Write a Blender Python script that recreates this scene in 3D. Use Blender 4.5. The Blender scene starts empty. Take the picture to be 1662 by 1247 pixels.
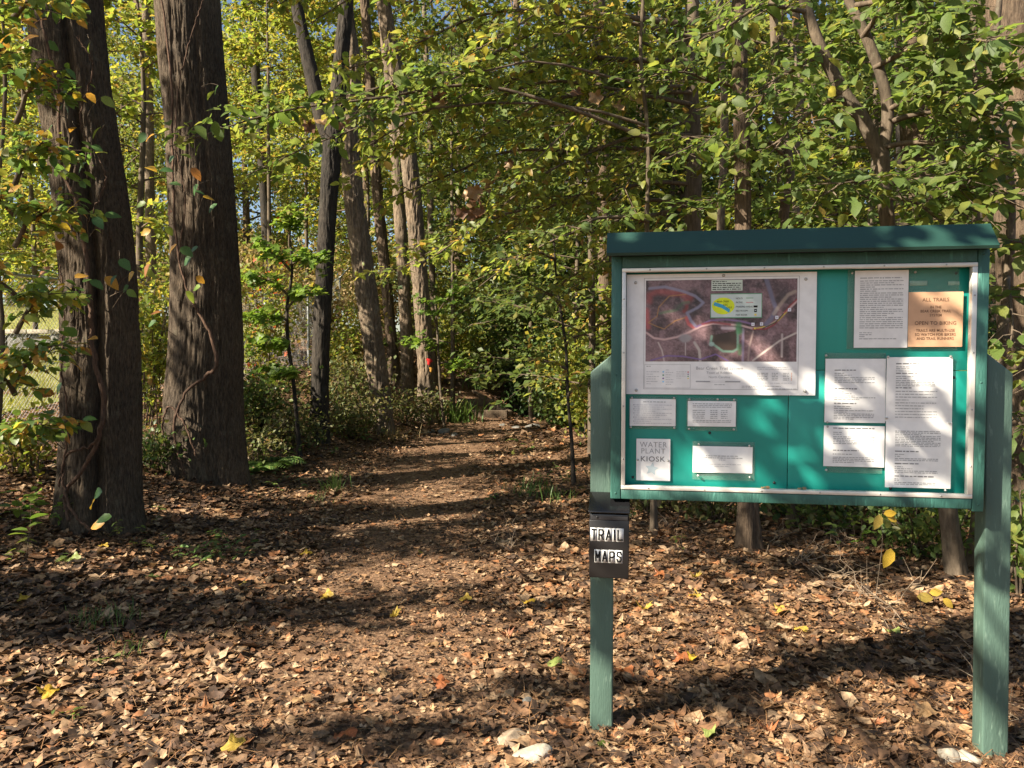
import bpy, math, random
import numpy as np
from mathutils import Vector, Matrix

random.seed(7)
RG = np.random.default_rng(11)
R = math.radians
scene = bpy.context.scene
COL = scene.collection

# ------------------------------------------------------------------ camera
F, CX, CY, CAMH = 1230.0, 831.0, 623.5, 1.5
PITCH = math.atan((CY - 575.0) / F)
cam_d = bpy.data.cameras.new('camera')
cam_d.sensor_width = 36.0
cam_d.lens = F / 1662.0 * 36.0
cam_d.clip_end = 600.0
cam_d.clip_start = 0.05
cam = bpy.data.objects.new('camera', cam_d)
COL.objects.link(cam)
cam.location = (0, 0, CAMH)
cam.rotation_euler = (math.pi / 2 - PITCH, 0, 0)
scene.camera = cam

# ------------------------------------------------------------------ light
SUN = np.array([-1.2, -0.65, 1.0]); SUN = SUN / np.linalg.norm(SUN)
SUN_EL = math.asin(SUN[2])
world = bpy.data.worlds.new('World'); scene.world = world; world.use_nodes = True
nt = world.node_tree
sky = nt.nodes.new('ShaderNodeTexSky'); sky.sky_type = 'NISHITA'; sky.sun_disc = False
sky.sun_elevation = SUN_EL
sky.sun_rotation = math.atan2(SUN[0], SUN[1])
nt.links.new(sky.outputs[0], nt.nodes['Background'].inputs[0])
nt.nodes['Background'].inputs[1].default_value = 0.05
sun_d = bpy.data.lights.new('sun', 'SUN'); sun_d.energy = 5.0; sun_d.angle = R(0.53)
sun_d.color = (1.0, 0.89, 0.73)
sun = bpy.data.objects.new('sun', sun_d); COL.objects.link(sun)
sun.rotation_euler = Vector(-SUN).to_track_quat('-Z', 'Y').to_euler()
scene.view_settings.view_transform = 'Standard'
scene.view_settings.look = 'None'
scene.view_settings.exposure = 1.75
scene.view_settings.gamma = 1.0
scene.cycles.max_bounces = 6
scene.cycles.diffuse_bounces = 3
scene.cycles.transmission_bounces = 4
scene.cycles.transparent_max_bounces = 6
scene.cycles.use_adaptive_sampling = True

# ------------------------------------------------------------------ helpers
def at(px, py, D):
    """point seen at a picture position, D metres ahead"""
    a = (px - CX) / F; b = -(py - CY) / F
    r = np.array([a, math.cos(PITCH) + b * math.sin(PITCH), -math.sin(PITCH) + b * math.cos(PITCH)])
    return np.array([0, 0, CAMH]) + r * (D / r[1])

def project(P):
    v = np.asarray(P) - np.array([0, 0, CAMH])
    z = v[..., 1] * math.cos(PITCH) - v[..., 2] * math.sin(PITCH)
    y = v[..., 1] * math.sin(PITCH) + v[..., 2] * math.cos(PITCH)
    zz = np.where(np.abs(z) < 1e-6, 1e-6, z)
    return CX + F * v[..., 0] / zz, CY - F * y / zz, z

def s2l(c):
    c = np.asarray(c, float) / 255.0
    return np.where(c <= 0.04045, c / 12.92, ((c + 0.055) / 1.055) ** 2.4)

def hashn(i, j, k):
    h = (i * 374761393 + j * 668265263 + k * 2147483647 + 1013904223) & 0xFFFFFFFF
    h = ((h ^ (h >> 13)) * 1274126177) & 0xFFFFFFFF
    return ((h ^ (h >> 16)) & 0xFFFF) / 65535.0

def vnoise(p):
    p = np.asarray(p, float)
    i = np.floor(p).astype(np.int64); f = p - i; f = f * f * (3 - 2 * f)
    r = 0
    for a in (0, 1):
        for b in (0, 1):
            for c in (0, 1):
                w = (f[:, 0] if a else 1 - f[:, 0]) * (f[:, 1] if b else 1 - f[:, 1]) * (f[:, 2] if c else 1 - f[:, 2])
                r = r + w * hashn(i[:, 0] + a, i[:, 1] + b, i[:, 2] + c)
    return r

def fbm(p, o=4):
    p = np.asarray(p, float); r = 0; a = 0.5
    for k in range(o):
        r = r + a * vnoise(p * 2 ** k + 17.3 * k); a *= 0.5
    return r

def sstep(a, b, x):
    t = np.clip((np.asarray(x, float) - a) / (b - a), 0, 1)
    return t * t * (3 - 2 * t)

def mesh_raw(name, V, faces):
    """faces: list of int arrays (n,3) / (n,4)"""
    me = bpy.data.meshes.new(name)
    V = np.asarray(V, np.float32)
    me.vertices.add(len(V)); me.vertices.foreach_set('co', V.ravel())
    faces = [np.asarray(f, np.int32) for f in (faces if isinstance(faces, list) else [faces]) if len(f)]
    loops = np.concatenate([f.ravel() for f in faces])
    cnt = np.concatenate([np.full(len(f), f.shape[1], np.int32) for f in faces])
    st = np.concatenate([[0], np.cumsum(cnt)[:-1]]).astype(np.int32)
    me.loops.add(len(loops)); me.loops.foreach_set('vertex_index', loops)
    me.polygons.add(len(cnt)); me.polygons.foreach_set('loop_start', st)
    me.update(calc_edges=True)
    return me

def smooth(me, on=True):
    me.polygons.foreach_set('use_smooth', np.full(len(me.polygons), on))

def obj(name, me, mat=None, parent=None, loc=None, kind=None):
    o = bpy.data.objects.new(name, me); COL.objects.link(o)
    if mat and me is not None and not me.materials: me.materials.append(mat)
    if parent: o.parent = parent
    if loc is not None: o.location = [float(c) for c in loc]
    if kind: o['kind'] = kind
    return o

def tag(o, label, cat, group=None):
    o['label'] = label; o['category'] = cat
    if group: o['group'] = group
    return o

def empty(name, loc=(0, 0, 0), label=None, cat=None, group=None, rz=0):
    o = bpy.data.objects.new(name, None); COL.objects.link(o)
    o.location = [float(c) for c in loc]; o.rotation_euler = (0, 0, rz)
    o.empty_display_size = 0.1
    if label: tag(o, label, cat, group)
    return o

class MB:
    def __init__(s): s.V = []; s.T = []; s.Q = []; s.n = 0
    def add(s, V, T=None, Q=None):
        V = np.asarray(V, float).reshape(-1, 3); s.V.append(V)
        if T is not None and len(T): s.T.append(np.asarray(T) + s.n)
        if Q is not None and len(Q): s.Q.append(np.asarray(Q) + s.n)
        s.n += len(V)
    def mesh(s, name='m', sm=False):
        f = []
        if s.T: f.append(np.concatenate(s.T))
        if s.Q: f.append(np.concatenate(s.Q))
        me = mesh_raw(name, np.concatenate(s.V), f)
        if sm: smooth(me)
        return me

BQ = np.array([[0, 3, 2, 1], [4, 5, 6, 7], [0, 1, 5, 4], [1, 2, 6, 5], [2, 3, 7, 6], [3, 0, 4, 7]])
def box_v(x0, x1, y0, y1, z0, z1):
    return [(x0, y0, z0), (x1, y0, z0), (x1, y1, z0), (x0, y1, z0), (x0, y0, z1), (x1, y0, z1), (x1, y1, z1), (x0, y1, z1)]
def box_mesh(name, x0, x1, y0, y1, z0, z1, bevel=0.0):
    me = mesh_raw(name, box_v(x0, x1, y0, y1, z0, z1), BQ)
    if bevel: bevel_mesh(me, bevel)
    return me
def bevel_mesh(me, w, seg=2):
    import bmesh
    bm = bmesh.new(); bm.from_mesh(me)
    bmesh.ops.bevel(bm, geom=bm.edges[:], offset=w, segments=seg, affect='EDGES', profile=0.5)
    bm.to_mesh(me); bm.free()

def unit(v):
    v = np.asarray(v, float); return v / (np.linalg.norm(v, axis=-1, keepdims=True) + 1e-12)

def resample(pts, n, rad=None):
    pts = np.asarray(pts, float)
    # catmull-rom through the points
    P = np.vstack([2 * pts[0] - pts[1], pts, 2 * pts[-1] - pts[-2]])
    m = len(pts) - 1
    t = np.linspace(0, m, n); i = np.minimum(t.astype(int), m - 1); f = (t - i)[:, None]
    p0, p1, p2, p3 = P[i], P[i + 1], P[i + 2], P[i + 3]
    out = 0.5 * (2 * p1 + (p2 - p0) * f + (2 * p0 - 5 * p1 + 4 * p2 - p3) * f ** 2 + (3 * p1 - p0 - 3 * p2 + p3) * f ** 3)
    if rad is None: return out
    return out, np.interp(t, np.arange(m + 1), rad)

def tube(path, rad, ns=6, disp=None, closed_end=True):
    path = np.asarray(path, float); n = len(path); rad = np.broadcast_to(rad, (n,))
    T = unit(np.gradient(path, axis=0))
    a = np.array([0, 1.0, 0]) if abs(T[0][1]) < 0.8 else np.array([1.0, 0, 0])
    U = np.zeros_like(path); u = unit(np.cross(a, T[0]))
    for i in range(n):
        u = u - T[i] * np.dot(u, T[i]); u = unit(u); U[i] = u
    W = np.cross(T, U)
    th = np.linspace(0, 2 * math.pi, ns, endpoint=False)
    d = U[:, None, :] * np.cos(th)[None, :, None] + W[:, None, :] * np.sin(th)[None, :, None]
    rr = np.repeat(rad[:, None], ns, 1)
    if disp is not None: rr = rr + disp(path, th, rad, d)
    V = (path[:, None, :] + d * rr[..., None]).reshape(-1, 3)
    i = np.arange(n - 1)[:, None]; j = np.arange(ns)[None, :]
    Q = np.stack([i * ns + j, i * ns + (j + 1) % ns, (i + 1) * ns + (j + 1) % ns, (i + 1) * ns + j], -1).reshape(-1, 4)
    return V, Q

# ------------------------------------------------------------------ materials
def new_mat(name):
    m = bpy.data.materials.new(name); m.use_nodes = True
    return m, m.node_tree, m.node_tree.nodes['Principled BSDF']

def N(nt, t, **kw):
    n = nt.nodes.new(t)
    for k, v in kw.items(): setattr(n, k, v)
    return n

def ramp(nt, stops, interp='LINEAR'):
    n = nt.nodes.new('ShaderNodeValToRGB'); cr = n.color_ramp; cr.interpolation = interp
    while len(cr.elements) < len(stops): cr.elements.new(0.5)
    for e, (p, c) in zip(cr.elements, stops): e.position = p; e.color = (*c, 1)
    return n

def leaf_mat(name, cols, transl=0.4, rough=0.5, spots=0.0, tboost=1.5, interp='LINEAR'):
    m, nt, pb = new_mat(name); L = nt.links.new
    g = N(nt, 'ShaderNodeNewGeometry'); oi = N(nt, 'ShaderNodeObjectInfo')
    ad = N(nt, 'ShaderNodeMath', operation='ADD'); L(g.outputs['Random Per Island'], ad.inputs[0]); L(oi.outputs['Random'], ad.inputs[1])
    fr = N(nt, 'ShaderNodeMath', operation='FRACT'); L(ad.outputs[0], fr.inputs[0])
    k = len(cols); rp = ramp(nt, [((i + 0.0) / max(1, k - 1) if interp == 'LINEAR' else i / k, c) for i, c in enumerate(cols)], interp)
    L(fr.outputs[0], rp.inputs[0])
    out = rp.outputs[0]
    nz = N(nt, 'ShaderNodeTexNoise'); nz.inputs['Scale'].default_value = 38.0; nz.inputs['Detail'].default_value = 4
    tc = N(nt, 'ShaderNodeTexCoord'); L(tc.outputs['Object'], nz.inputs['Vector'])
    mr = N(nt, 'ShaderNodeMapRange'); mr.inputs[1].default_value = 0.35; mr.inputs[2].default_value = 0.65
    mr.inputs[3].default_value = 1.0 - 0.35 - spots; mr.inputs[4].default_value = 1.2
    L(nz.outputs[0], mr.inputs[0])
    mx = N(nt, 'ShaderNodeMix', data_type='RGBA', blend_type='MULTIPLY'); mx.inputs[0].default_value = 1.0
    L(out, mx.inputs[6]); L(mr.outputs[0], mx.inputs[7]); out = mx.outputs[2]
    L(out, pb.inputs['Base Color']); pb.inputs['Roughness'].default_value = rough
    pb.inputs['Specular IOR Level'].default_value = 0.35
    if transl > 0:
        tr = N(nt, 'ShaderNodeBsdfTranslucent')
        m2 = N(nt, 'ShaderNodeMix', data_type='RGBA', blend_type='MULTIPLY'); m2.inputs[0].default_value = 1.0
        m2.inputs[7].default_value = (tboost * 1.02, tboost, tboost * 0.75, 1)
        L(out, m2.inputs[6]); L(m2.outputs[2], tr.inputs[0])
        ms = N(nt, 'ShaderNodeMixShader'); ms.inputs[0].default_value = transl
        L(pb.outputs[0], ms.inputs[1]); L(tr.outputs[0], ms.inputs[2])
        L(ms.outputs[0], nt.nodes['Material Output'].inputs[0])
    return m

def bark_mat(name, dark, light, vs=14.0, bump=0.6, moss=None):
    m, nt, pb = new_mat(name); L = nt.links.new
    tc = N(nt, 'ShaderNodeTexCoord'); mp = N(nt, 'ShaderNodeMapping'); mp.inputs['Scale'].default_value = (vs, vs, vs * 0.2)
    L(tc.outputs['Object'], mp.inputs[0])
    n1 = N(nt, 'ShaderNodeTexNoise'); n1.inputs['Scale'].default_value = 2.2; n1.inputs['Detail'].default_value = 7; n1.inputs['Roughness'].default_value = 0.7
    L(mp.outputs[0], n1.inputs['Vector'])
    n2 = N(nt, 'ShaderNodeTexNoise'); n2.inputs['Scale'].default_value = 1.7; n2.inputs['Detail'].default_value = 3
    L(tc.outputs['Object'], n2.inputs['Vector'])
    rp = ramp(nt, [(0.32, dark), (0.68, light)]); L(n1.outputs[0], rp.inputs[0])
    mx = N(nt, 'ShaderNodeMix', data_type='RGBA', blend_type='MULTIPLY'); mx.inputs[0].default_value = 1
    r2 = ramp(nt, [(0.3, (0.7, 0.7, 0.7)), (0.7, (1.25, 1.2, 1.12))]); L(n2.outputs[0], r2.inputs[0])
    L(rp.outputs[0], mx.inputs[6]); L(r2.outputs[0], mx.inputs[7])
    n3 = N(nt, 'ShaderNodeTexNoise'); n3.inputs['Scale'].default_value = 7.0; n3.inputs['Detail'].default_value = 8; n3.inputs['Roughness'].default_value = 0.75
    L(tc.outputs['Object'], n3.inputs['Vector']); r3 = ramp(nt, [(0.56, (0, 0, 0)), (0.70, (.6, .6, .6))]); L(n3.outputs[0], r3.inputs[0])
    ml = N(nt, 'ShaderNodeMix', data_type='RGBA'); L(r3.outputs[0], ml.inputs[0]); L(mx.outputs[2], ml.inputs[6])
    lc = np.array(light); ml.inputs[7].default_value = (float(lc[0] * 1.15), float(lc[1] * 1.35), float(lc[2] * 1.3), 1); mx = ml
    L(mx.outputs[2], pb.inputs['Base Color']); pb.inputs['Roughness'].default_value = 0.9; pb.inputs['Specular IOR Level'].default_value = 0.2
    bp = N(nt, 'ShaderNodeBump'); bp.inputs['Strength'].default_value = bump; bp.inputs['Distance'].default_value = 0.02
    L(n1.outputs[0], bp.inputs['Height']); L(bp.outputs[0], pb.inputs['Normal'])
    return m

def paint_mat(name, col, rough=0.55, var=0.18, scale=9.0, bump=0.12, streak=(1, 1, 0.2), wear=None):
    m, nt, pb = new_mat(name); L = nt.links.new
    tc = N(nt, 'ShaderNodeTexCoord'); mp = N(nt, 'ShaderNodeMapping'); mp.inputs['Scale'].default_value = streak
    L(tc.outputs['Object'], mp.inputs[0])
    n1 = N(nt, 'ShaderNodeTexNoise'); n1.inputs['Scale'].default_value = scale; n1.inputs['Detail'].default_value = 6
    L(mp.outputs[0], n1.inputs['Vector'])
    c = np.array(col)
    rp = ramp(nt, [(0.3, tuple(c * (1 - var))), (0.7, tuple(np.minimum(1, c * (1 + var))))]); L(n1.outputs[0], rp.inputs[0])
    out = rp.outputs[0]
    if wear:
        n3 = N(nt, 'ShaderNodeTexNoise'); n3.inputs['Scale'].default_value = 60; n3.inputs['Detail'].default_value = 5
        L(mp.outputs[0], n3.inputs['Vector'])
        r3 = ramp(nt, [(0.60, (0, 0, 0)), (0.72, (1, 1, 1))]); L(n3.outputs[0], r3.inputs[0])
        mx = N(nt, 'ShaderNodeMix', data_type='RGBA'); L(r3.outputs[0], mx.inputs[0]); L(out, mx.inputs[6]); mx.inputs[7].default_value = (*wear, 1)
        out = mx.outputs[2]
    L(out, pb.inputs['Base Color']); pb.inputs['Roughness'].default_value = rough
    n2 = N(nt, 'ShaderNodeTexNoise'); n2.inputs['Scale'].default_value = 150; n2.inputs['Detail'].default_value = 3
    L(mp.outputs[0], n2.inputs['Vector'])
    bp = N(nt, 'ShaderNodeBump'); bp.inputs['Strength'].default_value = bump; bp.inputs['Distance'].default_value = 0.003
    L(n2.outputs[0], bp.inputs['Height']); L(bp.outputs[0], pb.inputs['Normal'])
    return m

def plain(name, col, rough=0.6, metal=0.0, spec=0.5):
    m, nt, pb = new_mat(name)
    n1 = N(nt, 'ShaderNodeTexNoise'); n1.inputs['Scale'].default_value = 25; n1.inputs['Detail'].default_value = 4
    tc = N(nt, 'ShaderNodeTexCoord'); nt.links.new(tc.outputs['Object'], n1.inputs['Vector'])
    c = np.array(col); rp = ramp(nt, [(0.3, tuple(c * 0.93)), (0.7, tuple(np.minimum(1, c * 1.06)))])
    nt.links.new(n1.outputs[0], rp.inputs[0]); nt.links.new(rp.outputs[0], pb.inputs['Base Color'])
    pb.inputs['Roughness'].default_value = rough; pb.inputs['Metallic'].default_value = metal
    pb.inputs['Specular IOR Level'].default_value = spec
    return m

M = {}
M['litter'] = leaf_mat('dry_leaves', [(.045, .027, .017), (.21, .117, .062), (.11, .061, .034), (.37, .235, .128), (.25, .132, .062), (.07, .042, .025), (.41, .275, .160), (.14, .076, .042),
                                      (.32, .140, .058), (.22, .138, .080), (.09, .051, .030), (.38, .222, .108), (.10, .057, .033), (.43, .295, .175), (.19, .098, .047), (.055, .033, .020), (.31, .180, .090)], transl=0.10, rough=0.75, spots=0.2, tboost=1.0, interp='CONSTANT')
M['needle'] = leaf_mat('pine_straw', [(.26, .14, .06), (.20, .10, .045), (.33, .19, .09), (.26, .13, .06), (.12, .065, .035)], transl=0, rough=0.6)
M['fall_yellow'] = leaf_mat('fallen_yellow', [(.46, .30, .03), (.52, .36, .06), (.42, .31, .07)], transl=0.25, spots=0.1)
M['fall_orange'] = leaf_mat('fallen_orange', [(.36, .14, .045), (.30, .10, .04)], transl=0.2, spots=0.1)
M['fall_green'] = leaf_mat('fallen_green', [(.20, .26, .06), (.25, .28, .09)], transl=0.2)
M['fall_tan'] = leaf_mat('fallen_tan', [(.36, .235, .125), (.31, .19, .09)], transl=0.1, spots=0.1)
M['dogwood'] = leaf_mat('understory_leaves', [(.16, .20, .038), (.20, .24, .048), (.12, .175, .038), (.25, .265, .05), (.17, .22, .042), (.22, .25, .048), (.34, .28, .05), (.14, .19, .04), (.19, .225, .042), (.30, .16, .048), (.16, .225, .048)], transl=0.5, rough=0.45, tboost=2.0)
M['green'] = leaf_mat('green_leaves', [(.085, .135, .034), (.12, .175, .04), (.07, .115, .032), (.15, .20, .042), (.095, .15, .036), (.13, .165, .04), (.20, .22, .045), (.08, .13, .034), (.26, .23, .05)], transl=0.5, rough=0.55, tboost=1.9)
M['vine'] = leaf_mat('vine_leaves', [(.07, .15, .05), (.55, .34, .04), (.09, .17, .05), (.16, .24, .04), (.50, .26, .04), (.06, .13, .045), (.22, .28, .05), (.3, .13, .04), (.10, .2, .05)], transl=0.38, rough=0.4, interp='CONSTANT')
M['sapling'] = leaf_mat('yellowing_leaves', [(.12, .19, .04), (.20, .25, .05), (.09, .17, .045), (.26, .27, .05), (.14, .22, .04), (.5, .36, .05), (.17, .24, .05), (.10, .18, .045), (.45, .25, .05)], transl=0.45, rough=0.4, tboost=1.7, interp='CONSTANT')
M['yellowgreen'] = leaf_mat('yellow_green_leaves', [(.14, .19, .03), (.20, .23, .035), (.10, .16, .03), (.28, .26, .04), (.16, .21, .03), (.34, .25, .05), (.12, .18, .03), (.22, .13, .04)], transl=0.5, rough=0.5, tboost=1.8)
M['maple'] = leaf_mat('maple_leaves', [(.12, .20, .03), (.16, .25, .04), (.09, .17, .03), (.20, .26, .04), (.13, .22, .03)], transl=0.5, rough=0.45)
M['red'] = leaf_mat('red_leaves', [(.5, .05, .02), (.55, .12, .03), (.4, .04, .02)], transl=0.45)
M['far1'] = leaf_mat('far_leaves', [(.13, .16, .03), (.18, .20, .04), (.09, .13, .028), (.22, .21, .045), (.11, .15, .03), (.07, .11, .025), (.26, .20, .05)], transl=0.5, rough=0.55, tboost=1.8)
M['far2'] = leaf_mat('far_green_leaves', [(.07, .11, .03), (.10, .14, .035), (.05, .085, .025), (.12, .15, .035), (.16, .15, .035)], transl=0.45, rough=0.55, tboost=1.7)
M['midwood'] = leaf_mat('midwood_leaves', [(.07, .11, .028), (.095, .135, .033), (.05, .088, .025), (.12, .15, .035), (.075, .115, .028), (.16, .155, .038), (.06, .098, .028)], transl=0.45, rough=0.5, tboost=1.6)  # greens darkened so the leaf colour carries the shade of the woods
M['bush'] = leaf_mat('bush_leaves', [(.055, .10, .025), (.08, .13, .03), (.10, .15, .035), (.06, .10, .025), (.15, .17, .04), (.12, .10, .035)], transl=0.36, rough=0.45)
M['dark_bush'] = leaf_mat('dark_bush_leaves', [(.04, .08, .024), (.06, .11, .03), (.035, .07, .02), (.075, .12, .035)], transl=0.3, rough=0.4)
M['weed'] = leaf_mat('weed_leaves', [(.07, .10, .03), (.11, .13, .035), (.16, .14, .05), (.08, .12, .03), (.20, .13, .06), (.13, .16, .04), (.10, .07, .035)], transl=0.35, rough=0.55)
M['brush'] = leaf_mat('dry_brush', [(.24, .17, .07), (.30, .24, .09), (.18, .18, .06), (.33, .22, .10), (.2, .13, .06)], transl=0.35, rough=0.6)
M['grass'] = leaf_mat('grass_blades', [(.09, .17, .04), (.13, .22, .05), (.08, .14, .04), (.18, .22, .06)], transl=0.35, rough=0.5)
M['field'] = leaf_mat('field_grass', [(.22, .26, .06), (.30, .31, .08), (.26, .24, .08), (.35, .31, .11)], transl=0.3, rough=0.6)
M['barkA'] = bark_mat('furrowed_bark', (.024, .0185, .0135), (.145, .112, .080), 40, 1.0)
M['barkB'] = bark_mat('dark_bark', (.012, .011, .010), (.065, .055, .045), 24, 0.9)
M['barkC'] = bark_mat('pale_flaky_bark', (.045, .034, .025), (.25, .195, .14), 26, 1.0)
M['barkD'] = bark_mat('grey_brown_bark', (.045, .032, .022), (.17, .125, .088), 24, 1.0)
M['barkE'] = bark_mat('smooth_dogwood_bark', (.06, .047, .034), (.15, .12, .088), 22, 0.4)
M['vinewood'] = bark_mat('vine_wood', (.045, .028, .02), (.16, .10, .07), 30, 0.9)
M['twig'] = bark_mat('twig', (.06, .045, .033), (.16, .125, .09), 30, 0.3)
M['dead_twig'] = bark_mat('dead_twig', (.16, .12, .085), (.38, .30, .22), 30, 0.3)

# ------------------------------------------------------------------ terrain
TR_Y = np.array([-12, 0, 3, 6, 10, 14, 17, 19, 21, 24, 40])
TR_X = np.array([0, -.2, -.5, -.85, -1.05, -.85, -.6, -.75, -1.3, -2.4, -6.])
def trail_x(y): return np.interp(y, TR_Y, TR_X)
def ground(x, y):
    x = np.asarray(x, float); y = np.asarray(y, float)
    d = trail_x(np.minimum(y, 17)) - x
    Hh = np.clip(0.3 + 0.05 * y, 0.25, 1.25)
    g = sstep(0.9, 5.0, d) * Hh
    g = g + 0.07 * np.clip(-6 - x, 0, 40) * sstep(4, 12, y)
    g = g + 0.05 * sstep(0.8, 3.5, -d) * np.clip(y / 10, 0, 1)
    g = g + sstep(17.5, 22.5, y) * sstep(0.5, -0.8, x) * 0.95
    g = g - 0.8 * np.exp(-(((x - 1.3) / 1.6) ** 2 + ((y - 22.5) / 3.2) ** 2))
    g = g + 0.02 * np.clip(y - 26, 0, 200)
    sh = np.shape(g)
    p = np.stack([x.ravel(), y.ravel(), np.zeros(x.size)], 1)
    amp = (0.025 + 0.05 * sstep(1.0, 3.0, np.abs(d))).ravel()
    n = (fbm(p * 0.9, 3) - 0.44) * 2 * amp + (vnoise(p * 5) - .5) * 0.014
    return g + n.reshape(sh)
def gz(x, y): return float(ground(np.array([x]), np.array([y]))[0])

def axis(lo, hi, c0, c1, fine, grow):
    a = list(np.arange(c0, c1 + 1e-6, fine)); s = fine
    while a[-1] < hi: s *= grow; a.append(a[-1] + s)
    s = fine
    while a[0] > lo: s *= grow; a.insert(0, a[0] - s)
    return np.array(a)
gx = axis(-140, 140, -5, 4.5, 0.115, 1.09); gy = axis(-40, 260, 1.2, 11, 0.115, 1.08)
GX, GY = np.meshgrid(gx, gy); GZ = ground(GX.ravel(), GY.ravel())
i = np.arange(len(gy) - 1)[:, None]; j = np.arange(len(gx) - 1)[None, :]; w = len(gx)
Q = np.stack([i * w + j, i * w + j + 1, (i + 1) * w + j + 1, (i + 1) * w + j], -1).reshape(-1, 4)
me = mesh_raw('forest_floor', np.stack([GX.ravel(), GY.ravel(), GZ], 1), Q); smooth(me)
def soil_mat(name, cols, scale=6.0):
    m, nt, pb = new_mat(name); L = nt.links.new
    tc = N(nt, 'ShaderNodeTexCoord')
    v = N(nt, 'ShaderNodeTexVoronoi'); v.inputs['Scale'].default_value = scale * 4; L(tc.outputs['Object'], v.inputs['Vector'])
    n1 = N(nt, 'ShaderNodeTexNoise'); n1.inputs['Scale'].default_value = scale * 2.3; n1.inputs['Detail'].default_value = 8; L(tc.outputs['Object'], n1.inputs['Vector'])
    mixv = N(nt, 'ShaderNodeMath', operation='MULTIPLY_ADD'); L(v.outputs['Color'], mixv.inputs[0]); mixv.inputs[1].default_value = 0.5
    h = N(nt, 'ShaderNodeMath', operation='MULTIPLY'); h.inputs[1].default_value = 0.6; L(n1.outputs[0], h.inputs[0]); L(h.outputs[0], mixv.inputs[2])
    rp = ramp(nt, [(0.15 + 0.7 * k / (len(cols) - 1), c) for k, c in enumerate(cols)]); L(mixv.outputs[0], rp.inputs[0])
    L(rp.outputs[0], pb.inputs['Base Color']); pb.inputs['Roughness'].default_value = 0.95; pb.inputs['Specular IOR Level'].default_value = 0.1
    bp = N(nt, 'ShaderNodeBump'); bp.inputs['Strength'].default_value = 0.9; bp.inputs['Distance'].default_value = 0.03
    L(mixv.outputs[0], bp.inputs['Height']); L(bp.outputs[0], pb.inputs['Normal'])
    return m
M['soil'] = soil_mat('forest_soil', [(.035, .022, .014), (.09, .052, .03), (.16, .095, .055), (.24, .15, .09)])
M['trail'] = soil_mat('trail_surface', [(.045, .028, .018), (.105, .062, .037), (.19, .115, .068), (.31, .205, .125)], 16)
M['turf'] = soil_mat('turf', [(.09, .10, .03), (.20, .21, .06), (.28, .25, .09)], 5)
obj('forest_floor', me, M['soil'], kind='structure')

ty = np.concatenate([np.arange(1.0, 17.8, 0.15)]); tt = np.linspace(-1, 1, 15)
hw = 0.50 + 0.10 * np.sin(ty * 1.3) + 0.06 * np.sin(ty * 4.1)
TX = trail_x(ty)[:, None] + hw[:, None] * tt[None] * (1 + 0.07 * np.sin(ty * 5.1)[:, None]); TY = np.repeat(ty[:, None], 15, 1)
TZ = ground(TX.ravel(), TY.ravel()) + 0.004
i = np.arange(len(ty) - 1)[:, None]; j = np.arange(14)[None]
Q = np.stack([i * 15 + j, i * 15 + j + 1, (i + 1) * 15 + j + 1, (i + 1) * 15 + j], -1).reshape(-1, 4)
me = mesh_raw('trail', np.stack([TX.ravel(), TY.ravel(), TZ], 1), Q); smooth(me)
obj('trail', me, M['trail'], kind='structure')

# open field beyond the fence
fx = np.linspace(-45, -6.3, 60); fy = np.linspace(7.5, 60, 70)
FX, FY = np.meshgrid(fx, fy); FZ = ground(FX.ravel(), FY.ravel()) + 0.012
i = np.arange(69)[:, None]; j = np.arange(59)[None]
Q = np.stack([i * 60 + j, i * 60 + j + 1, (i + 1) * 60 + j + 1, (i + 1) * 60 + j], -1).reshape(-1, 4)
me = mesh_raw('field', np.stack([FX.ravel(), FY.ravel(), FZ], 1), Q); smooth(me)
obj('field', me, M['turf'], kind='structure')

# ------------------------------------------------------------------ leaf templates (length along +x, normal +z)
def t_ovate(wd=0.30, fold=0.25, droop=0.22):
    V = np.array([(0, 0, 0), (.33, 0, 0), (.66, 0, 0), (1, 0, 0), (.17, .72, 0), (.48, 1, 0), (.8, .55, 0), (.17, -.72, 0), (.48, -1, 0), (.8, -.55, 0)], float)
    V[:, 1] *= wd; V[:, 2] = np.abs(V[:, 1]) * fold - droop * V[:, 0] ** 2
    T = np.array([(0, 1, 4), (1, 5, 4), (1, 2, 5), (2, 6, 5), (2, 3, 6), (0, 7, 1), (1, 7, 8), (1, 8, 2), (2, 8, 9), (2, 9, 3)])
    return V, T
def t_far():
    return np.array([(0, 0, 0), (.5, .34, .1), (1, 0, -.05), (.45, -.34, .1)], float), np.array([(0, 2, 1), (0, 3, 2)])
def t_polar(rf, n, curl, rings=1, seed=0):
    rr = np.random.default_rng(seed)
    th = np.linspace(-math.pi, math.pi, n, endpoint=False); r = rf(th)
    V = [(0, 0, 0)]; T = []
    lv = [1.0] if rings == 1 else [0.52, 1.0]
    for l in lv:
        q = r if l == 1.0 else np.maximum(r, r.mean() * .6)
        V += [(l * q[k] * math.cos(th[k]), l * q[k] * math.sin(th[k]), 0) for k in range(n)]
    for k in range(n): T.append((0, 1 + k, 1 + (k + 1) % n))
    if rings == 2:
        for k in range(n):
            a, b = 1 + k, 1 + (k + 1) % n; c, d = a + n, b + n
            T += [(a, c, b), (b, c, d)]
    V = np.array(V, float); x, y = V[:, 0], V[:, 1]
    c1, c2, c3, c4 = rr.normal(0, 1, 4)
    z = curl * ((c1 * .7 + .5) * x * x + (c2 * .7 + .6) * y * y + c3 * .9 * x * y + 0.30 * np.sin(5 * x + c4) * np.cos(4.3 * y + c1)) + rr.normal(0, 0.055 * curl, len(V))
    V[:, 2] = z - z.min() * 0.5
    return V, np.array(T)
def r_maple(th):
    l = np.abs(np.cos(2.5 * th)) ** 0.8
    return (0.30 + 0.28 * l) * (1 - 0.25 * (np.abs(th) > 2.6))
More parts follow.
